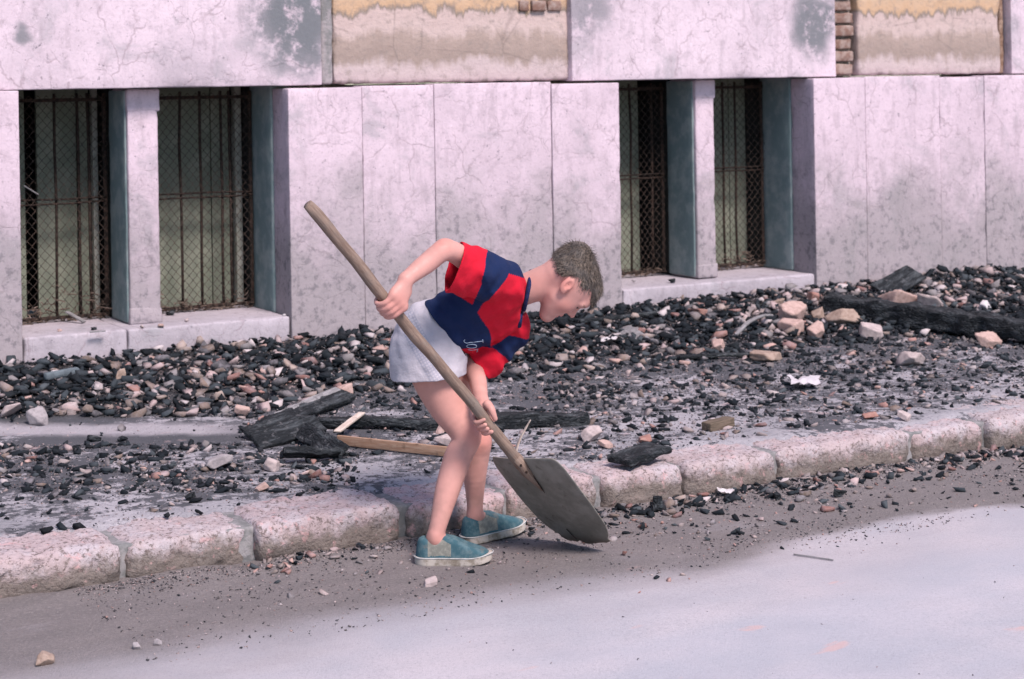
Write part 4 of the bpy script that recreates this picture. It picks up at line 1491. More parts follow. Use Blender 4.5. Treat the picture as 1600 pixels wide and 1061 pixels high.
def hand(s_mid, wrist, mcp_phi, pip_phi, dip_phi, tip_phi, palm_phi, order, thumb, spread=.0158, k=.005):
    rf = [.0078, .0084, .0082, .0070]
    ln = [0, .0015, .0008, -.002]
    mcps = []
    for i in range(4):
        s = s_mid + (i - 1.5) * spread * order
        r0 = H_R + rf[i]
        jit = [0, 5, 2, -7][i]
        m = hp(s, mcp_phi, r0 + .013)
        mid = hp(s + .001 * order, (mcp_phi + pip_phi) / 2, r0 + .011 + ln[i])
        p = hp(s + .002 * order, pip_phi + jit * .3, r0 + .006 + ln[i])
        d = hp(s + .002 * order, dip_phi + jit, r0 + .001)
        t = hp(s + .002 * order, tip_phi + jit * 2, r0 - .001)
        G.chain([m, mid, p, d, t], [rf[i] + .0022, rf[i] + .0008, rf[i] + .0006, rf[i] - .0002, rf[i] - .0014], .0022)
        mcps.append(m)
    for i in range(4):                                           # back of the hand
        G.cap(mcps[i], wrist, .0098, .0125, .014)
    pc = (sum(mcps) / 4 + wrist) / 2
    G.ell(pc * .8 + hp(s_mid, palm_phi, H_R + .014) * .2, np.array([HA, nrm(wrist - sum(mcps) / 4), np.cross(HA, nrm(wrist - sum(mcps) / 4))]), (.030, .026, .013), .014)
    G.chain(thumb, [.0135, .0110, .0092, .0078], .006)


s1 = hs(605, 462)
hand(s1, wrR, 42, 150, 215, 285, 20, -1,
     [hp(s1 + .018, 30, .034), hp(s1 + .034, 0, .030), hp(s1 + .040, -45, .027), hp(s1 + .040, -95, .0255)])
s2 = hs(758, 653)
hand(s2, wrL, -75, -142, -200, -262, -50, -1,
     [hp(s2 - .030, -40, .040), hp(s2 - .022, -12, .034), hp(s2 - .010, 4, .030), hp(s2 + .004, 14, .0265)])
# legs
G.chain([hipR, at(676, 586, 5.30), at(699, 634, 5.305), knR, at(714, 718, 5.28), at(699, 766, 5.255), at(687, 812, 5.232), anR + [0, 0, .005]], [.070, .064, .055, .0415, .0410, .0365, .0270, .0240], .02)
G.ell(at(736, 679, 5.285), np.eye(3), (.024, .030, .030), .03)
G.chain([hipL, at(722, 630, 5.42), knL, at(742, 735, 5.43), at(742, 775, 5.45), anL], [.070, .056, .0415, .0370, .0270, .0235], .02)
G.ell(at(752, 688, 5.40), np.eye(3), (.024, .030, .030), .03)
heelR = ground(650, 880, True) + np.array([0, .006, 0])
heelR[2] = float(road_z(*sq(heelR[0], heelR[1]))) - .002
heelL = ground(722, 852, True) + np.array([.004, .02, 0])
heelL[2] = float(road_z(*sq(heelL[0], heelL[1]))) - .002
DIR_R, DIR_L = (1.0, -.05), (.82, .57)
for an, dr, he in ((anR, DIR_R, heelR), (anL, DIR_L, heelL)):
    f2 = nrm([dr[0], dr[1], 0])
    sd_ = np.array([-f2[1], f2[0], 0])
    for q_ in (-1, 1):
        G.ell(an + q_ * sd_ * .0135 + [0, 0, .012], np.eye(3), (.010, .010, .012), .012)
    G.cap(an + [0, 0, -.005], he + f2 * .044 + [0, 0, .040], .0225, .018, .008)
    G.cap(an + [0, 0, .0], he + f2 * .088 + [0, 0, .062], .020, .017, .014)
    G.cap(an + [0, 0, .012], he + f2 * .042 + [0, 0, .060], .018, .014, .010)
    G.chain([he + f2 * .044 + [0, 0, .040], he + f2 * .085 + [0, 0, .048], he + f2 * .165 + [0, 0, .034]], [.018, .020, .013], .008)
V, F = G.surf()
V = smooth_pts(V, F, 2, .4)
# skin colour: flushed knees, elbows, knuckles, ears, cheeks, lips; brows and lashes
skin = np.tile(np.array([.535, .28, .243]), (len(V), 1))


def tint(c, r, colr, a):
    global skin
    d = np.linalg.norm(V - np.asarray(c), axis=1)
    w = (a * ss(r, r * .3, d))[:, None]
    skin = skin * (1 - w) + np.asarray(colr) * w


RED = (.54, .20, .165)
for c, r, a in ((at(740, 678, 5.27), .05, .55), (at(755, 688, 5.38), .05, .5), (at(694, 376, 5.0), .045, .4), (hp(s1, 60, .03), .055, .35), (hp(s2, 200, .03), .05, .5),
                (hd(-.006, -.07, 0), .035, .55), (hd(.055, -.05, -.03), .04, .35), (hd(.10, 0, -.02), .018, .4), (at(716, 725, 5.25), .03, .2), (anR, .05, .25), (anL, .05, .25)):
    tint(c, r, RED, a)
H_ = (V - HC) @ HR.T
lip = (np.abs(H_[:, 2] + .0565) < .010) & (np.abs(H_[:, 1]) < .019) & (H_[:, 0] > .070)
skin[lip] = skin[lip] * .35 + np.array([.55, .17, .17]) * .65
for sd in (-1, 1):
    ey = (np.abs(H_[:, 1] - sd * .031) < .0135) & (np.abs(H_[:, 2] - .0035) < .0034) & (H_[:, 0] > .055)
    skin[ey] = (.05, .035, .03)
    br = (np.abs(H_[:, 1] - sd * .031) < .019) & (np.abs(H_[:, 2] - .0225) < .0035) & (H_[:, 0] > .055)
    skin[br] = skin[br] * .35 + np.array([.10, .065, .045]) * .75
nst = (H_[:, 0] > .088) & (np.abs(H_[:, 2] + .031) < .004) & (np.abs(np.abs(H_[:, 1]) - .006) < .004)
skin[nst] = (.16, .05, .04)
cn = ((H_[:, 0] - .000) ** 2 + (H_[:, 2] - .001) ** 2 < .0075 ** 2) & (np.abs(H_[:, 1]) < .0725) & (H_[:, 1] < -.05)
skin[cn] = skin[cn] * .4
cw_ = (1 + .09 * fbm(V[:, 0] * 60, V[:, 1] * 60, V[:, 2] * 60, 3) + .07 * fbm(V[:, 0] * 18, V[:, 1] * 18, V[:, 2] * 18, 8))[:, None]
skin = skin * cw_
dirt = ss(.05, .40, fbm(V[:, 0] * 30, V[:, 1] * 30, V[:, 2] * 30, 14) + .25 * ss(.45, .08, V[:, 2]) - .10)[:, None] * .22 * (V[:, 2] < .62)[:, None]
skin = skin * (1 - dirt) + np.array([.26, .17, .14]) * dirt          # smudges on the bare legs
t = NT('skin')
a = t.new('ShaderNodeAttribute', attribute_name='Col')
co = t.pos()
M_SKIN = t.done(a.outputs['Color'], t.map(t.noise(co, 90, 3), .3, .7, .42, .60), t.bump(t.noise(co, 300, 4, .7), .30, .0015))
person = obj('person', None, None, (float(anR[0]), float(anR[1]), 0))
tag(person, 'boy in red and blue shirt and pale shorts bending over a shovel', 'person')
OFF = np.array([float(anR[0]), float(anR[1]), 0])


def pmesh(name, V, F, mat, parent=None, smooth=True):
    return obj(name, mesh(name, np.asarray(V) - OFF, F, mat, smooth), person if parent is None else parent)


body = pmesh('body', V, F, M_SKIN)
vcol(body.data, skin)

# ---- hair: a thick cap over the skull and a few thousand short strands
HG = Grid(HC - .16, HC + .16, .0025)
HG.ell(hd(-.010, 0, .034), HR, (.091, .0745, .0725), 0)
sl_, X, Y, Z = HG.reg(HC - .2, HC + .2)
pf = (X - HC[0]) * HF[0] + (Y - HC[1]) * HF[1] + (Z - HC[2]) * HF[2]
pl = (X - HC[0]) * HLf[0] + (Y - HC[1]) * HLf[1] + (Z - HC[2]) * HLf[2]
pu = (X - HC[0]) * U0[0] + (Y - HC[1]) * U0[1] + (Z - HC[2]) * U0[2]
HLX = np.array([-.13, -.085, -.062, -.045, -.030, -.018, -.002, .008, .022, .032, .050, .066, .085, .12])
HLY = np.array([-.085, -.083, -.080, -.060, -.020, .016, .030, .014, .006, .032, .046, .050, .040, .038])
hl = np.interp(pf, HLX, HLY)
thick = np.clip((pu - hl) / .045, 0, 1)
HG.g[sl_] = HG.g[sl_] + (.013 * (1 - thick) ** 1.2).astype(np.float32) + (.0022 * vn(pf * 45, pl * 90, pu * 70, 5)).astype(np.float32)
HG.g[sl_] = np.maximum(HG.g[sl_], (hl - pu).astype(np.float32) * .7)
HG.cap(hd(.052, 0, .075), hd(.078, .0, .052), .020, .012, .02)
HG.cap(hd(.055, -.030, .070), hd(.076, -.030, .050), .016, .008, .02)
HG.cap(hd(.055, .030, .070), hd(.076, .030, .050), .016, .008, .02)
HG.ell(hd(-.065, 0, .072), HR, (.030, .05, .030), .03)
Vh, Fh = HG.surf()
Vh = smooth_pts(Vh, Fh, 1, .4)
fc = Vh[Fh].mean(1)
fn = np.cross(Vh[Fh[:, 1]] - Vh[Fh[:, 0]], Vh[Fh[:, 3]] - Vh[Fh[:, 0]])
fn /= np.linalg.norm(fn, axis=1)[:, None] + 1e-9
outw = ((fc - hd(-.01, 0, .02)) * fn).sum(1) > .045
cand = np.argwhere(outw)[:, 0]
rg = np.random.default_rng(4)
SV, SF = [], []
for i in rg.choice(cand, 6500):
    p, n_ = fc[i] + rg.normal(0, .0012, 3), fn[i]
    f_, l_, u_l = HR @ (p - HC)
    if np.linalg.norm(p - hd(-.075, .01, .085)) < .030:
        continue
    wh = p - hd(-.075, .01, .085)                                # away from the whorl at the crown
    flow = wh - n_ * (wh @ n_)
    flow = nrm(flow + .02 * rg.normal(size=3))
    if f_ < -.03 and u_l < .03:
        flow = nrm(-U0 + .2 * rg.normal(size=3))
    ln_ = rg.uniform(.008, .016) if u_l < .04 else rg.uniform(.014, .026)
    lift = .05 if u_l < .04 else .09
    if f_ > .045:
        ln_ *= 1.15
        flow = nrm(flow + .5 * HF - .25 * U0)
    if u_l < .0:
        ln_ *= .55
    mid = p + flow * ln_ * .5 + n_ * ln_ * lift * .5
    tip = p + flow * ln_ + n_ * ln_ * lift * .55 + rg.normal(0, .002, 3)
    w = nrm(np.cross(flow, n_)) * rg.uniform(.0005, .0010)
    b = len(SV)
    SV += [p - w, p + w, mid + w * .8, mid - w * .8, tip]
    SF += [[b, b + 1, b + 2, b + 3], [b + 3, b + 2, b + 4]]
allV = np.concatenate([Vh, np.array(SV)])
allF = [list(map(int, f)) for f in Fh] + [[len(Vh) + j for j in f] for f in SF]
t = NT('hair')
co = t.pos()
hn = t.noise(co, 160, 4, .7)
hcol = t.mix(t.map(hn, .38, .64), (.055, .044, .037), (.19, .152, .122))
hcol = t.mix(t.map(t.noise(co, 26, 3), .45, .68, 0, .6), hcol, (.11, .10, .095))
fa = t.new('ShaderNodeAttribute', attribute_name='fade')
hcol = t.mix(t.map(fa.outputs['Fac'], 0, 1, .65, 0), hcol, (.34, .215, .175))   # clipped short at nape and temples: the scalp shows
M_HAIR = t.done(hcol, .55, t.bump(hn, .5, .003))
hair = pmesh('hair', allV, allF, M_HAIR)
hq = (allV - HC) @ HR.T
fade = np.clip((hq[:, 2] - np.interp(hq[:, 0], HLX, HLY)) / .022, 0, 1)
fade = np.where(hq[:, 0] > -.012, 1, fade)
vcol(hair.data, np.repeat(fade[:, None], 3, 1), 'fade')
hair['label'] = 'short tousled brown hair'

# ---- shirt
TA = nrm(at(800, 452, 5.36) - at(690, 508, 5.36))                # trunk axis, waist to neck
SG = Grid(at(640, 610, 5.2) - [0, .22, 0], at(850, 370, 5.4) + [.02, .22, .02], .003)
SG.chain([at(684, 510, 5.305), at(742, 470, 5.285), at(776, 452, 5.27)], [.078, .080, .074], .05)
SG.chain([at(700, 516, 5.42), at(748, 492, 5.42), at(784, 482, 5.42)], [.076, .078, .068], .05)
SG.cap(at(728, 512, 5.33), at(780, 490, 5.35), .072, .066, .05)
SG.cap(at(785, 446, 5.30), at(800, 460, 5.38), .056, .048, .04)
cuR, cuL = at(710, 412, 5.085), at(741, 586, 5.40)
aR, aL = nrm([-.90, -.22, .34]), nrm(cuL - at(806, 520, 5.45))
armR = nrm(cuR - at(785, 436, 5.23))
SG.chain([at(782, 438, 5.24), at(745, 423, 5.15), cuR + armR * .06 + [0, 0, .004]], [.064, .066, .066], .035)
SG.cap(at(750, 446, 5.16), at(713, 434, 5.09) + armR * .04, .044, .046, .03)
SG.chain([at(800, 518, 5.43), cuL + aL * .05], [.056, .047], .03)


def shirt_folds(X, Y, Z):
    ta = X * TA[0] + Y * TA[1] + Z * TA[2]
    tb = X * .3 + Y * .2 + Z * -.9
    tc = Y + X * .2
    d1, d2 = X * .55 + Z * -.83, X * .83 + Z * .55
    return .0052 * vn(ta * 13 + tb * 9, tb * 26 - ta * 16, tc * 12, 15) + .0034 * vn(ta * 30 + tb * 16, tb * 40, tc * 18, 16) + .0068 * vn(d1 * 8, d2 * 48 + Y * 12, Y * 8, 18)


SG.perturb(shirt_folds)
SG.shell(.0065)
hem_c, hem_n = at(692, 503, 5.37), nrm(at(692, 503, 5.37) - at(692 + 78, 503 - 62, 5.37))
SG.cut(hem_c, hem_n, at(640, 610, 5.2) - [0, .03, 0], at(850, 370, 5.4) + [.02, .22, .02])
SG.cut(cuR, aR, cuR - [.14, .14, .10], cuR + [.06, .085, .10])
SG.cut(cuL, aL, cuL - [.09, .09, .09], cuL + [.055, .09, .035])
nk_c, nk_n = at(819, 453, 5.345), nrm([.95, 0, -.20])
SG.cap(nk_c - nk_n * .03, nk_c + nk_n * .08, .044, .052, 0, True)
SG.cut(nk_c + nk_n * .002, nk_n, nk_c - [.03, .10, .07], nk_c + [.1, .10, .08])
V, F = SG.surf()
V = smooth_pts(V, F, 2, .45)


NAVY, RD = np.array([.006, .017, .066]), np.array([.54, .007, .026])
k_ = FPX / 5.28                                                  # the pattern in the plane of the boy's side, 530 units to the metre
o3 = at(760, 480, 5.28)
wv = 1.6 * vn(V[:, 0] * 25, V[:, 1] * 25, V[:, 2] * 25, 4)
qx = 760 + (V[:, 0] - o3[0]) * k_ + wv
qy = 480 - (V[:, 2] - o3[2]) * k_ + wv
LA = np.interp(qy, [380, 404, 432, 470], [764, 760.5, 755.5, 738.5])
LB = np.interp(qy, [380, 422, 442, 482, 512, 530, 560], [812, 796, 782, 745, 762, 768, 764])
under = qy > np.interp(qx, [690, 698, 738, 745, 760], [441, 446, 470, 482, 560])      # below the near sleeve
colS = np.tile(NAVY, (len(V), 1))
colS[qx > LB] = RD
colS[(~under) & (qx < LA)] = RD
colS[(qx > 790) & (qy < np.interp(qx, [790, 796, 822], [418, 421, 435]))] = NAVY
l1 = np.interp(qx, [755, 768, 796, 812, 830], [556, 548, 532, 536, 542])
l2 = np.interp(qx, [735, 756, 770, 787, 795], [544, 549, 551, 566, 580])
low = qy > l1
colS[low & (qx > 757)] = NAVY
colS[(qy > l2) & (qx < 797)] = RD
t = NT('jersey')
a = t.new('ShaderNodeAttribute', attribute_name='Col')
co = t.pos()
wv_ = t.noise(co, 700, 2, .6)
cc = t.mix(t.map(t.noise(co, 30, 5), .4, .7, 0, .25), a.outputs['Color'], t.mix(.12, a.outputs['Color'], (.12, .10, .14)))
M_SHIRT = t.done(cc, .92, t.bump(t.noise(co, 22, 4, .5), .45, .012, t.bump(wv_, .25, .0012)))
shirt = pmesh('shirt', V, F, M_SHIRT)
vcol(shirt.data, colS)
shirt['label'] = 'red and navy colour-block jersey shirt'
bvS = BVHTree.FromPolygons([tuple(v) for v in V], [list(map(int, f)) for f in F])


def on_shirt(px, py, out=.002):
    d = Vector(ray(px, py)).normalized()
    hit = bvS.ray_cast(Vector((0, 0, CAM_H)), d)
    if hit[0] is None:
        return None
    return np.array(hit[0] - d * out)


M_NAVY = mat_simple('navy_ribbing', (.008, .014, .055), (.016, .024, .085), 60, .9, .3, .002)
# collar: a band round the neck and the short placket below it
la = nrm(np.cross(nk_n, [0, 0, 1.0]))
lb = np.cross(nk_n, la)
ring = []
for k in range(37):
    w = 2 * math.pi * k / 36
    d = la * math.cos(w) + lb * math.sin(w)
    ring.append(nk_c + d * .0570 + nk_n * .0095)
Vc, Fc = tube(ring, .0072, 10, False)
collar = pmesh('collar', Vc, Fc, M_NAVY, shirt)
pl_pts = [on_shirt(x, y, .002) for x, y in ((817, 476), (815, 485), (813, 494), (812, 503), (811, 510))]
pl_pts = [p for p in pl_pts if p is not None]
if len(pl_pts) > 2:
    Vp, Fp = tube(pl_pts, .0072, 8)
    pmesh('placket', Vp, Fp, M_NAVY, shirt)
# lettering on the side of the shirt: J, o and the start of a third letter, turned on their side
M_LET = mat_simple('pale_print', (.34, .42, .55), (.42, .50, .60), 60, .9, .1, .001)
strokes = [[(754, 530.5), (754.5, 533), (754.8, 535)], [(754, 533), (745, 534), (735, 535), (729, 536.2), (726, 535), (724.5, 532.5), (726.5, 530.8)],
           [(737 + 8 * math.cos(w), 540.8 + 3.0 * math.sin(w)) for w in np.linspace(0, 6.4, 14)],
           [(747, 545), (742, 546.5), (736, 547), (731, 546)], [(745, 546), (746.5, 548.5), (744, 550)]]
parts = []
for st in strokes:
    pts = [on_shirt(x, y, .0006) for x, y in st]
    pts = [p for p in pts if p is not None]
    if len(pts) > 1:
        parts.append(tube(pts, .0013, 5))
Vp, Fp = join(parts)
pmesh('lettering', Vp, Fp, M_LET, shirt)

# ---- shorts
TG = Grid(at(595, 615, 5.2) - [0, .17, 0], at(750, 440, 5.4) + [.02, .20, .02], .003)
TG.cap(at(672, 508, 5.32), at(690, 508, 5.40), .076, .074, .04)
TG.chain([at(670, 516, 5.31), at(660, 555, 5.30), at(663, 612, 5.295)], [.082, .094, .099], .03)
TG.chain([at(692, 528, 5.31), at(690, 565, 5.30), at(692, 612, 5.295)], [.074, .078, .072], .04)
TG.chain([at(690, 520, 5.41), at(692, 560, 5.42), at(694, 606, 5.42)], [.080, .084, .084], .03)
TG.ell(at(652, 535, 5.36), np.eye(3), (.070, .10, .085), .03)
TG.perturb(lambda X, Y, Z: .0060 * vn(X * 14 + Z * 6, Y * 12, Z * 5, 24) + .0060 * vn(X * 26 + Z * 8, Y * 14, Z * 9, 25) + .0032 * vn(X * 50 + Z * 22, Y * 30, Z * 16, 26) + .003 * vn(X * 18 - Z * 30, Y * 10, Z * 40, 27))
TG.shell(.006)
TG.cut(at(664, 586, 5.33), (0.05, 0, -1))
wc = at(682, 492, 5.37)
TG.cut(wc + TA * .03, TA)
V, F = TG.surf()
V = smooth_pts(V, F, 2, .45)
t = NT('shorts_cloth')
co = t.pos()
base = t.mix(t.map(t.noise(co, 18, 5), .4, .7), (.455, .43, .475), (.375, .36, .405))
c0 = at(672, 565, 5.22)
q = t.vmath('SUBTRACT', co, tuple(c0))
dx = t.math('ABSOLUTE', t.vmath('DOT_PRODUCT', q, tuple(nrm([.86, 0, .50]))))
msk = t.math('MULTIPLY', t.map(dx, .026, .030, 1, 0), t.map(t.vmath('DOT_PRODUCT', q, (0, 1, 0)), .05, .08, 1, 0))
g1 = t.math('FRACT', t.math('MULTIPLY', t.vmath('DOT_PRODUCT', q, tuple(nrm([.86, 0, .50]))), 115))
g2 = t.math('FRACT', t.math('MULTIPLY', t.vmath('DOT_PRODUCT', q, tuple(nrm([-.50, 0, .86]))), 115))
chk = t.math('MAXIMUM', t.map(g1, .30, .42, 1, 0), t.map(g2, .30, .42, 1, 0))
base = t.mix(t.math('MULTIPLY', t.math('MULTIPLY', msk, chk), .36), base, (.17, .20, .29))
M_SHORT = t.done(base, .9, t.bump(t.noise(co, 24, 5, .55), .6, .014, t.bump(t.noise(co, 600, 2), .2, .001)))
shorts = pmesh('shorts', V, F, M_SHORT)
shorts['label'] = 'pale grey shorts with a checked side panel'

# ---- shoes
t = NT('canvas')
co = t.pos()
cv = t.mix(t.map(t.noise(co, 45, 5, .65), .40, .68), (.040, .098, .122), (.092, .155, .175))
cv = t.mix(t.map(t.noise(co, 22, 5, .7), .55, .72, 0, .7), cv, (.17, .165, .15))
M_CANVAS = t.done(cv, .92, t.bump(t.noise(co, 500, 2), .3, .001))
M_ELAS = mat_simple('elastic_side', (.17, .175, .155), (.25, .25, .22), 70, .92, .3, .001)
M_SOLE = mat_simple('dirty_rubber', (.44, .40, .36), (.20, .17, .135), 24, .8, .35, .003, .46, .66)


def shoe(heel, dirn, tilt, length=.228):
    f = nrm([dirn[0], dirn[1], 0])
    sd = np.array([-f[1], f[0], 0])
    u = np.array([0, 0, 1.0])
    f, u = f * math.cos(tilt) + u * math.sin(tilt), u * math.cos(tilt) - f * math.sin(tilt)
    R = np.array([f, sd, u])
    P = lambda a, b, c: heel + f * a + sd * b + u * c
    k = length / .228
    lo = np.minimum(P(-.03, 0, -.02), P(.26, 0, .12)) - [.07, .07, .03]
    hi = np.maximum(P(-.03, 0, -.02), P(.26, 0, .12)) + [.07, .07, .05]
    # sole: flat foot outline with a rounded edge
    g = Grid(lo, hi, .0025)
    sl_, X, Y, Z = g.reg(lo, hi)
    a = (X - heel[0]) * f[0] + (Y - heel[1]) * f[1] + (Z - heel[2]) * f[2]
    b = (X - heel[0]) * sd[0] + (Y - heel[1]) * sd[1] + (Z - heel[2]) * sd[2]
    c = (X - heel[0]) * u[0] + (Y - heel[1]) * u[1] + (Z - heel[2]) * u[2]
    hw = np.interp(a / k, [0, .03, .09, .15, .19, .228], [.037, .039, .038, .043, .041, .034])
    cen = np.clip(a, .033 * k, (.228 - .040) * k)
    d2 = np.sqrt((a - cen) ** 2 + b ** 2) - hw
    spring = .012 * ss(.16, .235, a / k)
    dz = np.abs(c - .0125 - spring) - .0125
    sole = np.maximum(d2 - .0015 * np.sin(a * 260) * 0, dz) + np.maximum(0, .004 + np.minimum(np.abs(d2), np.abs(dz)) * 0 - .004)
    g.g[sl_] = sole.astype(np.float32)
    Vs, Fs = g.surf()
    Vs = smooth_pts(Vs, Fs, 2, .5)
    # upper
    h = Grid(lo, hi, .0025)
    hgt = np.interp(a / k, [-.005, .02, .06, .085, .11, .15, .19, .215, .235], [.080, .080, .072, .084, .079, .059, .045, .036, .022])
    d2u = np.sqrt((a - cen) ** 2 + (b * 1.0) ** 2) - (hw - .003 - .010 * np.clip((c - .02) / .06, 0, 1.3) ** 1.6)
    top = c - hgt
    d = np.maximum(d2u, top)
    kk_ = .016
    hh = np.maximum(kk_ - np.abs(d2u - top), 0) / kk_
    d = d + hh * hh * kk_ * .25
    d = np.maximum(d, .018 - c + spring * .6)
    h.g[sl_] = d.astype(np.float32)
    h.cap(P(.046 * k, 0, .096), P(.044 * k, 0, .14), .0265, .031, .003, True)
    h.cap(P(.052 * k, 0, .094), P(.074 * k, 0, .122), .024, .024, .003, True)
    Vu, Fu = h.surf()
    Vu = smooth_pts(Vu, Fu, 2, .45)
    root = pmesh('shoe', Vu, Fu, M_CANVAS)
    root['label'] = 'blue canvas slip-on shoe'
    root.data.materials.append(M_ELAS)
    L_ = (Vu[Fu].mean(1) - heel) @ R.T
    el = (L_[:, 0] > .038 * k) & (L_[:, 0] < .105 * k) & (L_[:, 2] > .030) & (L_[:, 2] < .120 - L_[:, 0] * .55) & (np.abs(L_[:, 1]) > .010)
    root.data.polygons.foreach_set('material_index', el.astype(np.int32))
    pmesh('sole', Vs, Fs, M_SOLE, root)
    # line of foxing tape round the sole
    pts = []
    for w in np.linspace(0, 1, 60):
        ang = w * 2 * math.pi
        best = None
        aa = .114 * k + .16 * math.cos(ang)
        cc_ = np.clip(aa, .033 * k, .188 * k)
        pts.append(ang)
    ol = []
    for a_ in np.linspace(math.pi / 2, 1.5 * math.pi, 14):
        ol.append((.033 * k + .0385 * math.cos(a_), .0385 * math.sin(a_)))
    for x in np.linspace(.04, .18, 12):
        ol.append((x * k, -float(np.interp(x, [0, .03, .09, .15, .19, .228], [.037, .039, .038, .043, .041, .034]))))
    for a_ in np.linspace(-math.pi / 2, math.pi / 2, 14):
        ol.append((.188 * k + .0385 * math.cos(a_), .0395 * math.sin(a_)))
    for x in np.linspace(.18, .04, 12):
        ol.append((x * k, float(np.interp(x, [0, .03, .09, .15, .19, .228], [.037, .039, .038, .043, .041, .034]))))
    Vt, Ft = tube([P(x, y, .0235 + .012 * float(ss(.16, .235, x / k))) for x, y in ol] + [P(ol[0][0], ol[0][1], .0235)], .0016, 5)
    pmesh('foxing_stripe', Vt, Ft, mat_simple('pale_rubber_stripe', (.50, .52, .52), (.36, .36, .36), 40, .8, .1, .001), root)


shoe(heelR, DIR_R, 0.0)
shoe(heelL, DIR_L, .05)

# ------------------------------------------------------------------ shovel
shovel = obj('shovel', None)
tag(shovel, 'large worn shovel with long wooden handle and grey steel blade held by the boy', 'shovel')
t = NT('handle_wood')
co = t.pos()
along_h = t.vmath('DOT_PRODUCT', co, tuple(HA))
cx = t.new('ShaderNodeCombineXYZ')
t.link(t.math('MULTIPLY', along_h, .12), cx.inputs[0])
t.link(t.vmath('DOT_PRODUCT', co, tuple(e1)), cx.inputs[1])
t.link(t.vmath('DOT_PRODUCT', co, tuple(e2)), cx.inputs[2])
gr = t.noise(cx.outputs[0], 130, 6, .7, .3)
wc_ = t.mix(t.map(gr, .38, .64), (.165, .115, .09), (.26, .19, .15))
wc_ = t.mix(t.map(t.noise(co, 14, 5, .65), .48, .70, 0, .6), wc_, (.19, .165, .145))
wc_ = t.mix(t.map(t.noise(co, 60, 4, .7), .60, .72, 0, .6), wc_, (.09, .07, .055))
M_HAND = t.done(wc_, .72, t.bump(gr, .35, .003))
hpts, hrs = [], []
for k in range(34):
    s = HL * k / 33
    w = .0022 * math.sin(k * .33) + .0010 * math.sin(k * 1.1)
    hpts.append(T0 + HA * s + e1 * w)
    hrs.append((H_R + .0006 * math.sin(k * .9)) * (.86 if k == 0 else 1.0))
Vh_, Fh_ = tube(hpts, hrs, 18)
obj('handle', mesh('handle', Vh_, Fh_, M_HAND, True), shovel)
Bc = at(916, 852, 5.37)
BA = nrm(Bc - T1)
BL = np.linalg.norm(Bc - T1)
mc = (Bc + T1) / 2
J = np.array([[(np.array(pix(mc + np.eye(3)[i] * .01)) - np.array(pix(mc)))[k] / .01 for i in range(3)] for k in range(2)])
BW = nrm(np.linalg.solve(np.array([BA, J[0], J[1]]), [0, 92.0, 5.0]))  # across the blade: square to its axis
BN = np.cross(BA, BW)
if BN[1] > 0:
    BN = -BN                                                     # the side seen from the street is the underside
BHW = 55.0 / np.linalg.norm(J @ BW)
na, nw = 46, 34
Vb, Fb = [], []
for side in (0, 1):
    for i in range(na):
        a = -.018 + (BL + .02) * i / (na - 1)
        f = (a + .018) / (BL + .002)
        hw = np.interp(f, [0, .03, .08, .16, .55, .78, .90, .96, 1.0], [.096, .102, .107, .110, .110, .104, .094, .086, .076]) / .112 * BHW
        for j in range(nw):
            w = -1 + 2 * j / (nw - 1)
            lat = hw * w
            # the bottom edge is worn round, the shoulders slope, one corner is torn
            a2 = a - .014 * max(0, f - .8) * 5 * (abs(w) ** 2.2) + .007 * max(0, .15 - f) / .15 * abs(w) ** 1.6
            a2 -= .012 * max(0, f - .9) * 10 * math.exp(-((w + .25) / .10) ** 2) * .6
            a2 += .004 * float(vn(w * 6, f * 6, 0, 31)) * ss(.85, 1, f)
            dish = .020 * (abs(w) ** 2) * (1 - .5 * f) + .010 * (f - .5) ** 2 * 4 * .6 + .0022 * float(vn(w * 2.5, f * 3, 1, 33))
            p = T1 + BA * a2 + BW * lat + BN * (-dish * .45 - .004 - (.0024 if side else 0))
            Vb.append(p)
    o_ = side * na * nw
    for i in range(na - 1):
        for j in range(nw - 1):
            q = [o_ + i * nw + j, o_ + (i + 1) * nw + j, o_ + (i + 1) * nw + j + 1, o_ + i * nw + j + 1]
            Fb.append(q if side == 0 else q[::-1])
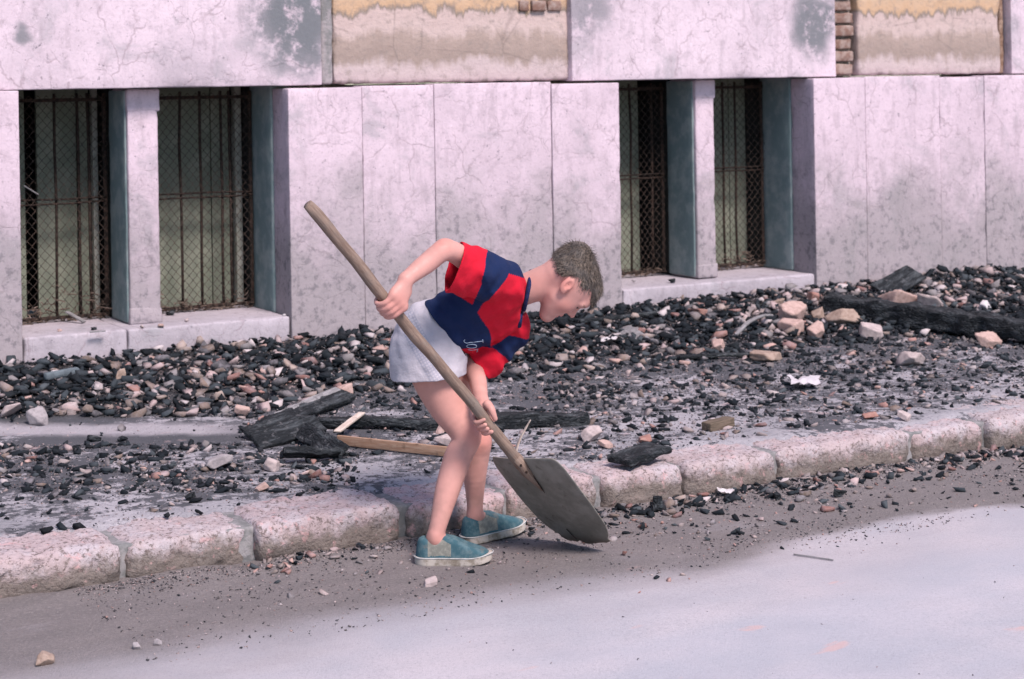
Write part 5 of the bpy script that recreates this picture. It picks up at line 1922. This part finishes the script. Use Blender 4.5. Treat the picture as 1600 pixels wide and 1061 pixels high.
ed = [i * nw for i in range(na)] + [(na - 1) * nw + j for j in range(1, nw)] + [i * nw + nw - 1 for i in range(na - 2, -1, -1)] + [j for j in range(nw - 2, 0, -1)]
for k in range(len(ed)):
    p, q = ed[k], ed[(k + 1) % len(ed)]
    Fb.append([q, p, p + na * nw, q + na * nw])
Vb = np.array(Vb)
zmin = Vb[:, 2].min()
t = NT('worn_steel')
co = t.pos()
sc1 = t.mix(t.map(t.noise(co, 12, 6, .65), .38, .66), (.20, .19, .168), (.285, .272, .245))
sc1 = t.mix(t.map(t.noise(co, 34, 6, .7), .56, .70, 0, .6), sc1, (.10, .085, .07))
lng = t.vmath('DOT_PRODUCT', t.vmath('SUBTRACT', co, tuple(T1)), tuple(BA))
sc1 = t.mix(t.map(t.math('ADD', lng, t.math('MULTIPLY', t.noise(co, 24, 4), .08)), BL - .01, BL + .035, 0, .7), sc1, (.12, .09, .07))
M_STEEL = t.done(sc1, t.map(t.noise(co, 30, 4), .3, .7, .50, .72), t.bump(t.noise(co, 60, 5, .6), .3, .003), Metallic=.25)
blade = obj('blade', mesh('blade', Vb, Fb, M_STEEL, True), shovel)
# socket strap riveted to the blade, tapering down its face
pts = [T1 - HA * .035, T1, T1 + BA * .03 + BN * .004, T1 + BA * .07 + BN * .002, T1 + BA * .112 + BN * .000]
Vt, Ft = tube(pts, [.0172, .0180, .0150, .0085, .0025], 12)
obj('socket', mesh('socket', Vt, Ft, M_HAND, True), shovel)
for a in (.018, -.012):
    c = T1 + BA * a + e2 * .018
    Vt, Ft = tube([c, c + e2 * .004], [.004, .003], 8)
    obj('rivet', mesh('rivet', Vt, Ft, M_RUST, True), blade)
# dark seam beside the spine and a split near the worn edge
mk = lambda a, w: T1 + BA * a + BW * w + BN * (-.020 * .45 * (w / BHW) ** 2 + .0002)
for nm_, ln in (('seam', [(.020, .012), (.060, .0095), (.110, .004), (.125, .002)]), ('split', [(BL * .80, -.030), (BL * .87, -.026), (BL * .93, -.020)])):
    Vt, Ft = tube([mk(a, w) for a, w in ln], [.0016] * (len(ln) - 1) + [.0006], 5)
    obj(nm_, mesh(nm_, Vt, Ft, M_RUST, True), blade)
